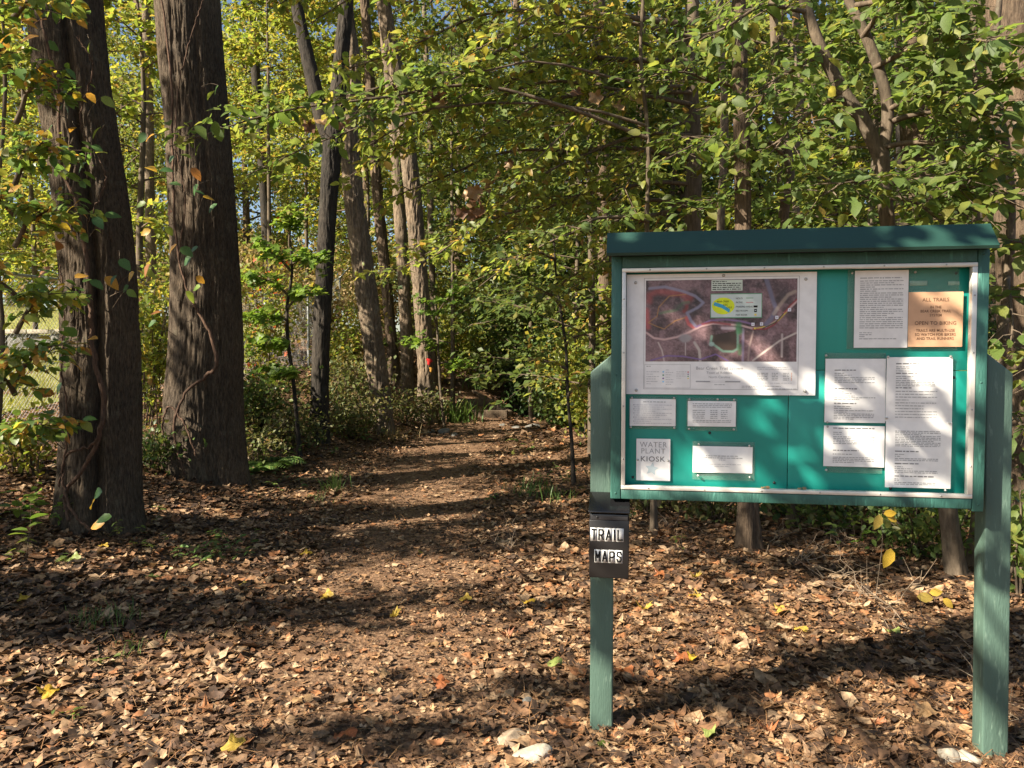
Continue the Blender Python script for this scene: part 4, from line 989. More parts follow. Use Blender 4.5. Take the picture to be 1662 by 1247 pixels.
def fern(label, px, py, D, n, L, seed):
    rng = np.random.default_rng(seed); p = at(px, py, D); x, y = p[0], p[1]; z = gz(x, y)
    root = empty('fern', (x, y, z), label, 'fern')
    for k in range(n):
        a = k / n * 6.283 + rng.normal(0, .2); d = np.array([math.cos(a), math.sin(a), 0]); l = L * rng.uniform(.75, 1.1); mb = MB(); s = np.array([-d[1], d[0], 0])
        path = np.array([d * l * t + np.array([0, 0, l * (.75 * t - .7 * t * t)]) for t in np.linspace(0, 1, 14)])
        mb.add(*_q(tube(path, np.linspace(.003, .001, 14), 4)))
        q = np.arange(2, 14); P = np.repeat(path[q], 2, 0); sg = np.tile([1, -1], len(q))[:, None]
        A = unit(s * sg + d * .35); Nn = np.repeat(np.array([[0, 0, 1.0]]), len(P), 0) + d * -.2; S = np.repeat(.42 * L * np.sin(np.pi * np.linspace(.2, .97, len(q))), 2)
        V, T = bake(NARROW, P, A, Nn, S); mb.add(V, T)
        obj('frond', mb.mesh('frond'), M['grass'], root)
fern('green fern at the foot of the straight thick trunk', 438, 738, 9.3, 9, .42, 1)
fern('small fern beside the straight thick trunk root', 415, 752, 8.9, 7, .3, 2)
# yellow leaves on a wispy stem below the board
def wisp(label, pts, D, leaves, mat):
    P = np.array([at(x, y, D) for x, y in pts]); root = empty('wispy_seedling', (P[0][0], P[0][1], gz(P[0][0], P[0][1])), label, 'seedling')
    P[0][2] = root.location[2] - .02; mb = MB(); mb.add(*_q(tube(resample(P, 14), np.linspace(.004, .0015, 14), 5))); mb.V = [v - np.array(root.location) for v in mb.V]
    obj('stem', mb.mesh('stem', True), M['twig'], root)
    for (x, y, s, dx, dz) in leaves:
        leaf_obj('ovate', OVATE, M[mat], root, at(x, y, D - .03), unit(np.array([dx, -.15, dz])), unit(np.array([.1, -1, .35])), s)
wisp('wispy stem with yellow drooping leaves under the board', [(1420, 1010), (1425, 940), (1432, 880), (1428, 836)], 4.6, [(1428, 835, .10, -.3, -1), (1434, 834, .08, 1, .1), (1440, 838, .07, 1, -.5), (1446, 890, .13, -.3, -1)], 'fall_yellow')
wisp('wispy stem with two tan leaves near the dogwood base', [(1490, 1040), (1500, 1000), (1520, 968)], 4.4, [(1488, 968, .10, 1, -.1), (1530, 972, .08, .5, -.4), (1508, 962, .08, 1, .1)], 'fall_yellow')

def spot(px, py):
    a = 'below the cleft trunk' if px < 250 else 'below the straight thick trunk' if px < 450 else 'below the forked trunk' if px < 600 else 'on the path line' if px < 800 else 'beside the map-box post' if px < 950 else 'right of the map-box post' if px < 1090 else 'under the trail map' if px < 1240 else 'under the board middle' if px < 1380 else 'under the typed sheets' if px < 1530 else 'by the other board post'
    return a + (', nearest' if py > 1140 else ', halfway back' if py > 1000 else ', farther back' if py > 940 else ', farthest back')
# dead twigs under the board
def twigs():
    rng = np.random.default_rng(9)
    for k, (px, py, D) in enumerate([(1340, 960, 5.0), (1400, 985, 4.7), (1300, 930, 5.4), (1440, 1000, 4.5), (1500, 1050, 4.0), (1390, 905, 5.8), (1360, 880, 6.2), (1250, 900, 6.0), (1090, 880, 6.4), (830, 905, 5.6), (1600, 1150, 3.2)]):
        p = at(px, py, D); x, y = p[0], p[1]; z = gz(x, y); mb = MB()
        for m in range(5):
            a = rng.random() * 6.283; el = rng.uniform(.1, 1.1); l = rng.uniform(.12, .4); d = np.array([math.cos(a) * math.cos(el), math.sin(a) * math.cos(el), math.sin(el)])
            P = np.array([d * l * t for t in np.linspace(0, 1, 6)]) + rng.normal(0, .012, (6, 3)); P[0] = (0, 0, 0)
            mb.add(*_q(tube(P, np.linspace(.004, .0012, 6), 4)))
            for q in (2, 3, 4):
                e = P[q] + rng.normal(0, 1, 3) * .08; mb.add(*_q(tube(np.array([P[q], e]), np.array([.002, .001]), 3)))
        tag(obj('dead_twig', mb.mesh('dead_twig', True), M['dead_twig'], loc=(x, y, z + .01)), 'bare grey dead twig in the litter ' + spot(px, py), 'twig', 'dead twigs around the board')
twigs()

# individually visible fallen leaves
TN = dict(maple=t_polar(lambda t: r_maple(t + .08 * np.sin(7 * t)) * (1 + .16 * np.sin(2.3 * t + .5)), 22, .8, 2, 21), oval=t_polar(r_oval, 14, .8, 2, 22), oak=t_polar(r_oak, 18, .9, 2, 23))
FLV = [(1129, 949, 'y'), (1129, 981, 'y'), (1046, 999, 'y'), (1267, 1009, 'y'), (1299, 1035, 'y'), (1120, 1084, 'y'), (1151, 1212, 'g'), (1422, 1200, 'o'), (1560, 1176, 'o'), (1450, 1041, 'g'), (858, 988, 'y'), (755, 984, 'y'), (892, 997, 'o'),
       (900, 1090, 'g'), (622, 1110, 't'), (714, 1127, 'o'), (40, 1011, 'y'), (396, 959, 'y'), (531, 981, 'y'), (497, 909, 'y'), (78, 1152, 'y'), (168, 922, 'y'), (120, 943, 'g'), (490, 1155, 't'), (380, 1235, 'y'), (1215, 1032, 't'), (1245, 1205, 'o'),
       (560, 1215, 'o'), (1500, 1180, 't'), (640, 1010, 'y'), (1105, 1085, 'o'), (1070, 945, 'o'), (680, 905, 'y'), (1012, 1110, 'o'), (985, 1195, 't'), (700, 1060, 't'), (820, 1045, 'o')]
rng = np.random.default_rng(4)
for (px, py, c) in FLV:      # half sunk in the litter
    D = CAMH * F / (py - 575); p = at(px, py, D); x, y = p[0], p[1]
    mt = dict(y='fall_yellow', o='fall_orange', g='fall_green', t='fall_tan')[c]; cn = dict(y='bright yellow', o='rusty orange', g='greenish', t='pale tan')[c]
    k = rng.choice(['maple', 'oval', 'oak'], p=[.6, .25, .15]); a = rng.random() * 6.283
    o = leaf_obj('fallen_' + k, TN[k], M[mt], None, np.array([x, y, gz(x, y) + .022]), np.array([math.cos(a), math.sin(a), .05]), unit(np.array([rng.normal(0, .25), -.3 + rng.normal(0, .2), 1])), rng.uniform(.05, .088) , name='fallen_leaf')
    tag(o, cn + ' fallen leaf on the litter ' + spot(px, py), 'leaf', cn + ' fallen leaves')

# ------------------------------------------------------------------ rocks and steps
def rock(name, label, x, y, sx, sy, sz, seed, mat, cat='rock', lift=.3, group=None, rz=0):
    import bmesh
    rng = np.random.default_rng(seed); bm = bmesh.new(); bmesh.ops.create_icosphere(bm, subdivisions=4, radius=1)
    V = np.array([v.co for v in bm.verts])
    for _ in range(9):      # chisel planes
        n = unit(rng.normal(size=3)); d = rng.uniform(.55, .85); s = V @ n; V = V - np.maximum(s - d, 0)[:, None] * n * .93
    V = V * (1 + (fbm(V * 3 + seed, 4)[:, None] - .45) * .22)
    V *= np.array([sx, sy, sz])
    for v, c in zip(bm.verts, V): v.co = c
    me = bpy.data.meshes.new(name); bm.to_mesh(me); bm.free(); smooth(me)
    o = obj(name, me, mat, loc=(x, y, gz(x, y) + sz * lift)); o.rotation_euler = (rng.normal(0, .15), rng.normal(0, .15), rz or rng.random() * 6)
    return tag(o, label, cat, group)
def stone_mat(name, a, b):
    m, nt, pb = new_mat(name); L = nt.links.new; tc = N(nt, 'ShaderNodeTexCoord'); n = N(nt, 'ShaderNodeTexNoise'); n.inputs['Scale'].default_value = 14; n.inputs['Detail'].default_value = 9; n.inputs['Roughness'].default_value = .7
    L(tc.outputs['Object'], n.inputs['Vector']); rp = ramp(nt, [(.3, a), (.65, b)]); L(n.outputs[0], rp.inputs[0]); L(rp.outputs[0], pb.inputs['Base Color']); pb.inputs['Roughness'].default_value = .85
    bp = N(nt, 'ShaderNodeBump'); bp.inputs['Strength'].default_value = .7; bp.inputs['Distance'].default_value = .01; L(n.outputs[0], bp.inputs['Height']); L(bp.outputs[0], pb.inputs['Normal']); return m
M['stone'] = stone_mat('pale_stone', (.20, .17, .125), (.45, .40, .32)); M['grey_stone'] = stone_mat('grey_stone', (.06, .06, .05), (.20, .19, .17)); M['brown_stone'] = stone_mat('brown_stone', (.18, .13, .085), (.42, .32, .22))
def gxy(px, py): D = CAMH * F / (py - 575); p = at(px, py, D); return p[0], p[1]
x, y = gxy(862, 1243); rock('rock', 'pale flat rock half buried in front of the map-box post', x, y, .085, .055, .04, 1, M['stone'], rz=.2, lift=.0)
x, y = gxy(835, 1215); rock('rock', 'brown mossy angular rock beside the pale flat rock', x, y, .075, .055, .045, 2, M['brown_stone'], rz=.6, lift=.0)
x, y = gxy(1537, 1250); rock('rock', 'whitish pointed rock in front of the right board post', x, y, .05, .045, .05, 3, M['stone'], lift=.1)
x, y = gxy(1575, 1254); rock('rock', 'whitish rock leaning against the right board post', x, y, .055, .04, .04, 4, M['stone'], lift=.1)
x, y = gxy(856, 1155); rock('rock', 'small grey stone among the leaves near the post', x, y, .03, .025, .025, 5, M['grey_stone'])
for n_, (px, py, D, s) in enumerate([(722, 708, 14.2, .17), (738, 712, 13.9, .10), (700, 705, 14.5, .10)]):
    p = at(px, py, D); rock('trail_rock', ['mossy grey boulder at the left path edge', 'small stone beside the mossy path boulder', 'low stone behind the mossy path boulder'][n_], p[0], p[1], s, s * .8, s * .6, 10 + n_, M['grey_stone'])
for n_, (px, py, D, s) in enumerate([(838, 690, 15.5, .10), (866, 689, 15.6, .20), (815, 686, 16, .10)]):
    p = at(px, py, D); rock('trail_rock', ['small flat rock nearest the timber edging by the hollow', 'largest flat grey rock at the hollow edge', 'small flat rock below the lowest timber step'][n_], p[0], p[1], s, s * .7, s * .3, 30 + n_, M['grey_stone'], group='rocks at the hollow edge', lift=.2)
M['timber'] = bark_mat('weathered_timber', (.05, .037, .026), (.14, .105, .075), 12, .5)
for n_, (px, D, z, L) in enumerate([(790, 18.0, .02, 1.0), (772, 19.2, .22, .95), (748, 20.8, .50, .95)]):
    x = (px - CX) / F * D; me = box_mesh('timber_step', -L / 2, L / 2, -.07, .07, -.12, .10, .012)
    o = obj('timber_step', me, M['timber'], loc=(x, D, gz(x, D) + .07)); o.rotation_euler = (0, 0, R(-8 + 4 * n_))
    tag(o, ['lowest timber step at the foot of the rising path', 'middle timber step of the rising path', 'topmost timber step of the rising path'][n_], 'step')
me = box_mesh('timber_edging', -1.35, 1.35, -.06, .06, -.1, .09, .012); o = obj('timber_edging', me, M['timber'], loc=(-.55, 19.2, gz(-.62, 19.2) + .08)); o.rotation_euler = (0, R(-8), R(112)); tag(o, 'timber edging along the hollow side of the steps', 'edging')

# ------------------------------------------------------------------ chain-link fence
M['galv'] = plain('galvanised_steel', (.42, .43, .42), .45, .7)
def fence():
    A = np.array([-5.75, 5.0]); B = np.array([-4.75, 21.0]); Ht = 1.75
    root = empty('chain_link_fence', (A[0], A[1], gz(*A)), 'grey chain-link fence with steel posts along the field', 'fence'); off = np.array(root.location)
    d = (B - A); L = np.linalg.norm(d); d = d / L; nseg = 6
    for k in range(nseg + 1):
        p = A + d * L * k / nseg; z = gz(*p)
        V, Q = tube(np.array([(p[0], p[1], z - .1), (p[0], p[1], z + Ht * .5), (p[0], p[1], z + Ht)]) - off, np.full(3, .03), 12); post = obj('post', (lambda m: (smooth(m), m)[1])(mesh_raw('post', V, Q)), M['galv'], root)
        e = np.array([p[0] + .25, p[1], z + Ht + .25])
        V, Q = tube(np.array([(p[0], p[1], z + Ht - .02), e]) - off, np.array([.02, .014]), 8); obj('barb_arm', mesh_raw('barb_arm', V, Q), M['galv'], post)
    s = np.linspace(0, L, 90); P = A[None] + d[None] * s[:, None]; Z = ground(P[:, 0], P[:, 1])
    for h in (Ht - .03,):
        V, Q = tube(np.column_stack([P, Z + h]) - off, np.full(90, .018), 8); obj('top_rail', mesh_raw('top_rail', V, Q), M['galv'], root)
    # woven wires
    c = .06; V = []; Q = []; k = 0; r = .0016
    ns = int(L / c); nh = int((Ht - .1) / c)
    ii, jj = np.meshgrid(np.arange(ns), np.arange(nh), indexing='ij'); ii = ii.ravel(); jj = jj.ravel()
    def pt(i_, j_):
        s_ = i_ * c; q = A[None] + d[None] * s_[:, None]; return np.column_stack([q, np.interp(s_, s, Z) + .05 + j_ * c])
    mb = MB(); up = np.array([0, 0, 1.0]); nrm = np.array([d[1], -d[0], 0])
    for (a, b) in ((pt(ii, jj), pt(ii + 1, jj + 1)), (pt(ii + 1, jj), pt(ii, jj + 1))):
        t = unit(b - a); sd = np.cross(t, nrm) * r; dn = nrm * r
        Vv = np.stack([a + sd, a - sd * .5 + dn, a - sd * .5 - dn, b + sd, b - sd * .5 + dn, b - sd * .5 - dn], 1).reshape(-1, 3); o6 = (np.arange(len(a)) * 6)[:, None, None]
        mb.add(Vv - off, Q=(np.array([[0, 1, 4, 3], [1, 2, 5, 4], [2, 0, 3, 5]])[None] + o6).reshape(-1, 4))
    obj('wire_mesh', mb.mesh('wire_mesh'), M['galv'], root, kind='stuff')
fence()
# grass of the field
def field_grass():
    rng = np.random.default_rng(8); n = 45000; y = 7.5 + 30 * rng.random(n) ** 1.6; x = -6.3 - rng.random(n) * (y * .75 - 2.5).clip(1)
    z = ground(x, y); a = rng.random(n) * 6.283; h = rng.uniform(.06, .16, n); s = np.stack([np.cos(a), np.sin(a), 0 * a], 1) * .008; P = np.stack([x, y, z], 1)
    tip = P + np.stack([rng.normal(0, .04, n), rng.normal(0, .04, n), h], 1); V = np.stack([P - s, P + s, tip], 1).reshape(-1, 3)
    o = obj('field_grass', mesh_raw('field_grass', V, np.arange(3 * n).reshape(-1, 3)), M['field'], kind='stuff'); tag(o, 'sunlit yellow-green grass of the open field', 'grass')
field_grass()
# low stone wall far across the field
x = -12.0; y = 17.5
wl = empty('stone_wall', (x, y, gz(x, y)), 'low pale wall far across the sunny field', 'wall')
for k in range(12):
    obj('stone', box_mesh('stone', -.24, .24, -.18, .18, 0, .32, .03), M['grey_stone'], wl, loc=(-2.8 + .5 * k, .02 * (k % 3), .02 * (k % 2)))
    obj('cap_stone', box_mesh('cap_stone', -.245, .245, -.22, .22, 0, .10, .015), M['stone'], wl, loc=(-2.8 + .5 * k, 0, .345))

# ------------------------------------------------------------------ trees out of the picture whose crowns dapple the light
def shade_tree(label, base, h, targets, seed):
    rng = np.random.default_rng(seed); bx, by = base; z0 = gz(bx, by); root = empty('shade_tree', (bx, by, z0), label, 'tree'); off = np.array(root.location)
    P = np.array([(bx, by, z0 - .2), (bx + .1, by, z0 + h * .4), (bx, by + .1, z0 + h * .75), (bx + .2, by, z0 + h)]); path, rad = resample(P, 40, [.2, .16, .10, .04])
    V, Q = tube(path - off, rad, 20, bark_disp(24, .012)); me = mesh_raw('trunk', V, Q); smooth(me); obj('trunk', me, M['barkD'], root)
    mb = MB(); lv = Leaves()
    for (tx, ty, tz, s, rx, ry, n, lf) in targets:
        c = np.array([tx, ty, tz]) + SUN * s
        b = path[np.argmin(abs(path[:, 2] - (c[2] - 1.2)))]
        mb.add(*_q(tube(resample([b, (b + c) / 2 + np.array([0, 0, .3]), c], 12), np.linspace(.05, .008, 12), 6)))
        m = n; q = rng.normal(0, .55, (m, 2)); zz = rng.normal(0, .18, m)
        if s < 5.5:      # leafy twigs with open gaps between them
            nc = max(3, m // 9); cc = rng.uniform(-1, 1, (nc, 2)); pick = rng.integers(0, nc, m); q = cc[pick] + rng.normal(0, 1, (m, 2)) * np.array([.055 / rx, .055 / ry]); zz = zz * .3
        # shadow footprint rx by ry on the ground, put back up the light's path
        Pp = c + np.stack([q[:, 0] * rx, q[:, 1] * ry, 0 * zz], 1) + SUN * zz[:, None] * 1.5
        A = unit(rng.normal(0, 1, (m, 3)) * np.array([1, 1, .4])); Nn = unit(np.array([0, 0, .7]) + SUN * .7 + rng.normal(0, .4, (m, 3)))
        lv.add(Pp, A, Nn, lf * rng.uniform(.6, 1.3, m))
        for k in range(6):
            e = c + np.array([rng.normal(0, .5) * rx, rng.normal(0, .5) * ry, rng.normal(0, .15)]); mb.add(*_q(tube(resample([c, (c + e) / 2, e], 5), np.linspace(.01, .003, 5), 4)))
    mb.V = [v - off for v in mb.V]; obj('limbs', mb.mesh('limbs', True), M['barkD'], root)
    crown_build(lv, root, 'ovate', OVATE, M['far1'], 0, keep_clear=False)
shade_tree('leafy tree standing outside the view behind the cleft trunk', (-12.0, -1.5), 10, [
    (-2.4, 4.35, 0, 10, 1.25, .48, 1150, .12), (-3.3, 5.6, .1, 10, .7, .4, 420, .12), (-1.9, 7.2, .1, 10, .9, .4, 420, .12), (-1.1, 4.35, 0, 10, .5, .22, 150, .12), (-.9, 5.95, 0, 10.5, 1.9, .5, 820, .12), (-1.8, 10.2, 0, 11, 1.9, .7, 900, .13), (-3.4, 7.4, .2, 10, .8, .6, 220, .12),
    (-2.8, 12.6, 0, 11, 1.2, .6, 260, .13), (-.8, 18.6, .3, 11, 1.4, .8, 700, .14), (.9, 15.5, .8, 11, 1.4, 1.0, 500, .14), (-3.2, 7.7, 1.3, 9, .5, .5, 150, .12), (-3.2, 7.7, 2.6, 9, .5, .5, 170, .12), (-3.3, 7.7, 4.0, 9, .5, .5, 150, .12), (-3.1, 5.6, 2.5, 9, .4, .35, 120, .12), (-3.1, 5.6, .9, 9, .35, .3, 90, .12), (-3.3, 5.6, 3.6, 9, .4, .4, 120, .12), (-2.8, 11.2, 2.5, 10, .6, .6, 120, .12)], 71)
shade_tree('leafy tree standing outside the view behind the camera', (-5.2, -3.6), 9, [
    (2.4, 6.4, .1, 11, 1.9, .75, 1500, .13), (2.6, 5.25, .05, 10, 1.4, .34, 620, .12), (1.95, 3.72, 0, 8.5, .5, .10, 120, .11), (.35, 3.35, 0, 8.5, .7, .17, 110, .11), (.75, 2.88, 1.70, 4.2, .55, .22, 125, .10), (1.30, 2.80, 1.62, 4.2, .42, .25, 110, .10), (.65, 2.88, 1.25, 4.2, .40, .20, 60, .09), (1.35, 2.8, 1.22, 4.2, .40, .25, 110, .10), (.55, 2.78, 1.92, 4.0, .40, .07, 130, .10), (1.25, 2.68, 1.93, 4.0, .45, .07, 80, .10), (1.78, 2.72, 1.15, 4.0, .16, .22, 34, .09), (1.76, 2.72, .75, 4.0, .12, .2, 9, .09), (.36, 2.94, 1.15, 4.2, .15, .2, 16, .09), (.36, 2.92, .50, 7.5, .10, .16, 90, .11), (-.5, 2.95, 0, 8.5, .5, .12, 90, .11),
    (.0, 4.5, 0, 9, .8, .2, 90, .11), (3.2, 8.8, .6, 11, 2.2, 1.0, 1400, .13), (2.6, 6.0, 2.6, 10, 1.2, .6, 200, .12), (.6, 8.6, .1, 11, 1.2, .6, 420, .13)], 72)

# ------------------------------------------------------------------ the notice board
O = np.array([0.35229, 2.95]); RZ = R(-9)
UU = np.array([math.cos(RZ), math.sin(RZ), 0]); NN = np.array([math.sin(RZ), -math.cos(RZ), 0])
z0 = gz(O[0], O[1])
M['teal'] = paint_mat('teal_board', (.012, .265, .215), .42, .10, 5, .05)
M['frame'] = paint_mat('green_frame_paint', (.026, .100, .080), .55, .24, 10, .7, wear=(.06, .2, .16))
M['post'] = paint_mat('weathered_green_post', (.072, .128, .100), .6, .22, 7, .6, wear=(.16, .24, .19))
M['roof'] = paint_mat('shade_toned_roof', (.011, .045, .034), .5, .12, 8, .2, streak=(.2, 1, 1))  # darker than the frame green: leaf shade on the roof put into the colour
M['alu'] = plain('bright_aluminium', (.68, .66, .60), .38, .35)
M['screw'] = plain('steel_screw', (.4, .4, .38), .35, .9)
M['blackscrew'] = plain('black_screw', (.02, .02, .02), .4)
M['paper'] = plain('white_paper', (.78, .78, .76), .55); M['glossy'] = plain('white_poster', (.80, .80, .79), .3)
M['orange_paper'] = plain('orange_paper', (.58, .35, .205), .55)
M['ink'] = plain('black_ink', (.010, .010, .010), .8, 0, .2); M['greyink'] = plain('grey_ink', (.36, .36, .36), .7); M['dimink'] = plain('dim_ink', (.19, .19, .19), .7); M['brownink'] = plain('brown_ink', (.14, .075, .04), .7); M['paleink'] = plain('pale_ink', (.52, .52, .53), .7)
M['blackbox'] = plain('black_box_metal', (.014, .013, .013), .38); M['lid'] = plain('black_lid', (.010, .010, .011), .22)
def clear_mat():
    m, nt, pb = new_mat('clear_sleeve'); L = nt.links.new; t = N(nt, 'ShaderNodeBsdfTransparent'); t.inputs[0].default_value = (.90, .95, .92, 1); ms = N(nt, 'ShaderNodeMixShader'); ms.inputs[0].default_value = .13
    pb.inputs['Base Color'].default_value = (.5, .6, .55, 1); pb.inputs['Roughness'].default_value = .25; L(t.outputs[0], ms.inputs[1]); L(pb.outputs[0], ms.inputs[2]); L(ms.outputs[0], nt.nodes['Material Output'].inputs[0]); return m
M['sleeve'] = clear_mat()

kiosk = empty('notice_board', (O[0], O[1], 0), 'large teal notice board with green frame and roof on two posts', 'notice board', rz=RZ)
def kbox(name, u0, u1, d0, d1, za, zb, mat, bev=.003, parent=None):       # d: towards the viewer
    return obj(name, box_mesh(name, u0, u1, -d1, -d0, za, zb, bev), mat, parent or kiosk)
def kpost(u, lean, sgn):
    hw = .0445; V = []
    zb = gz(*(O + UU[:2] * u)) - .25; zt = 1.505
    for (y_) in (0.0, .089):
        V += [(u - hw + lean * .5, y_, zb), (u + hw + lean * .5, y_, zb)]
        top = [(u - hw - lean * .5, y_, zt - (.075 if sgn < 0 else 0)), (u + hw - lean * .5, y_, zt - (.075 if sgn > 0 else 0))]
        V += [top[1], top[0]]
    me = mesh_raw('post', np.array(V), np.array([[0, 1, 2, 3], [7, 6, 5, 4], [0, 4, 5, 1], [1, 5, 6, 2], [2, 6, 7, 3], [3, 7, 4, 0]])); bevel_mesh(me, .006, 3)
    return obj('post', me, M['post'], kiosk)
kpost(0.0, .004, -1); kpost(1.432, .02, 1)
kbox('cross_rail', .047, 1.372, -.06, -.02, 1.68, 1.76, M['frame']); kbox('cross_rail', .047, 1.372, -.06, -.02, 1.0, 1.08, M['frame'])
# backing panels with thin seams
kbox('back_panel', .05, .690, 0.0, .016, .975, 1.84, M['teal'], .001); kbox('back_panel', .6925, 1.335, 0.0, .016, 1.4415, 1.84, M['teal'], .001); kbox('back_panel', .6925, 1.335, 0.0, .016, .975, 1.4395, M['teal'], .001)
# frame
kbox('side_board', .035, .0735, .001, .07, .948, 1.868, M['frame']); kbox('side_board', 1.312, 1.350, .001, .07, .940, 1.868, M['frame'])
kbox('rail', .0745, 1.311, .001, .068, .948, .9855, M['frame']); kbox('rail', .0745, 1.311, .001, .068, 1.8235, 1.868, M['frame'])
for (u, z) in ((.054, 1.85), (.054, 1.42), (.054, .97), (1.331, 1.85), (1.331, 1.40), (1.331, .965)):
    obj('nail_head', box_mesh('nail_head', u - .003, u + .003, -.0712, -.0695, z - .003, z + .003), M['frame'], kiosk)
# aluminium strips with screws
def strip(u0, u1, za, zb, n, vert):
    s = kbox('trim_strip', u0, u1, .045, .0715, za, zb, M['alu'], .0012)
    for k in range(n):
        t = (k + .5) / n; u = u0 + (u1 - u0) * (.5 if vert else t); z = za + (zb - za) * (t if vert else .5)
        obj('screw', disc(.0032, .0015), M['screw'], s, loc=(u, -.0722, z))
DISC = {}
def disc(r, h):
    key = (r, h)
    if key not in DISC:
        m = 12; V = [(r * math.cos(a / m * 6.283), 0, r * math.sin(a / m * 6.283)) for a in range(m)] + [(.7 * r * math.cos(a / m * 6.283), -h, .7 * r * math.sin(a / m * 6.283)) for a in range(m)] + [(0, -h * 1.1, 0)]
        Q = [(a, (a + 1) % m, m + (a + 1) % m, m + a) for a in range(m)]; T = [(m + a, m + (a + 1) % m, 2 * m) for a in range(m)]
        DISC[key] = mesh_raw('disc', np.array(V), [np.array(T), np.array(Q)])
    return DISC[key]
strip(.0745, .0895, 1.001, 1.808, 4, True); strip(1.294, 1.311, 1.001, 1.808, 4, True)
strip(.0745, 1.311, .9865, 1.0005, 6, False); strip(.0745, 1.311, 1.8085, 1.8225, 6, False)
# roof: sloped front and back, thin soffit board
def roof():
    u0, u1 = .018, 1.350; prof = [(.135, 1.862), (.140, 1.872), (.066, 1.957), (-.02, 1.962), (-.135, 1.885), (-.13, 1.872), (-.02, 1.945), (.055, 1.938), (.118, 1.866)]
    V = []; n = len(prof)
    for u in (u0, u1): V += [(u, -d, z) for d, z in prof]
    Q = [(a, (a + 1) % n, n + (a + 1) % n, n + a) for a in range(n)]
    import bmesh
    bm = bmesh.new(); vs = [bm.verts.new(v) for v in V]
    for q in Q: bm.faces.new([vs[k] for k in q])
    bm.faces.new(vs[:n][::-1]); bm.faces.new(vs[n:]); bmesh.ops.recalc_face_normals(bm, faces=bm.faces[:]); me = bpy.data.meshes.new('roof'); bm.to_mesh(me); bm.free()
    obj('roof', me, M['roof'], kiosk)
    kbox('soffit', .026, 1.342, -.12, .112, 1.8685, 1.8715, M['blackscrew'], 0)
roof()
for (u, z) in ((.119, 1.0246), (.4063, 1.2011), (.6442, 1.0171), (1.2615, 1.4157), (1.0546, 1.006), (1.262, 1.79)):
    obj('bolt_head', disc(.0055, .004), M['blackscrew'], kiosk, loc=(u, -.0165, z))

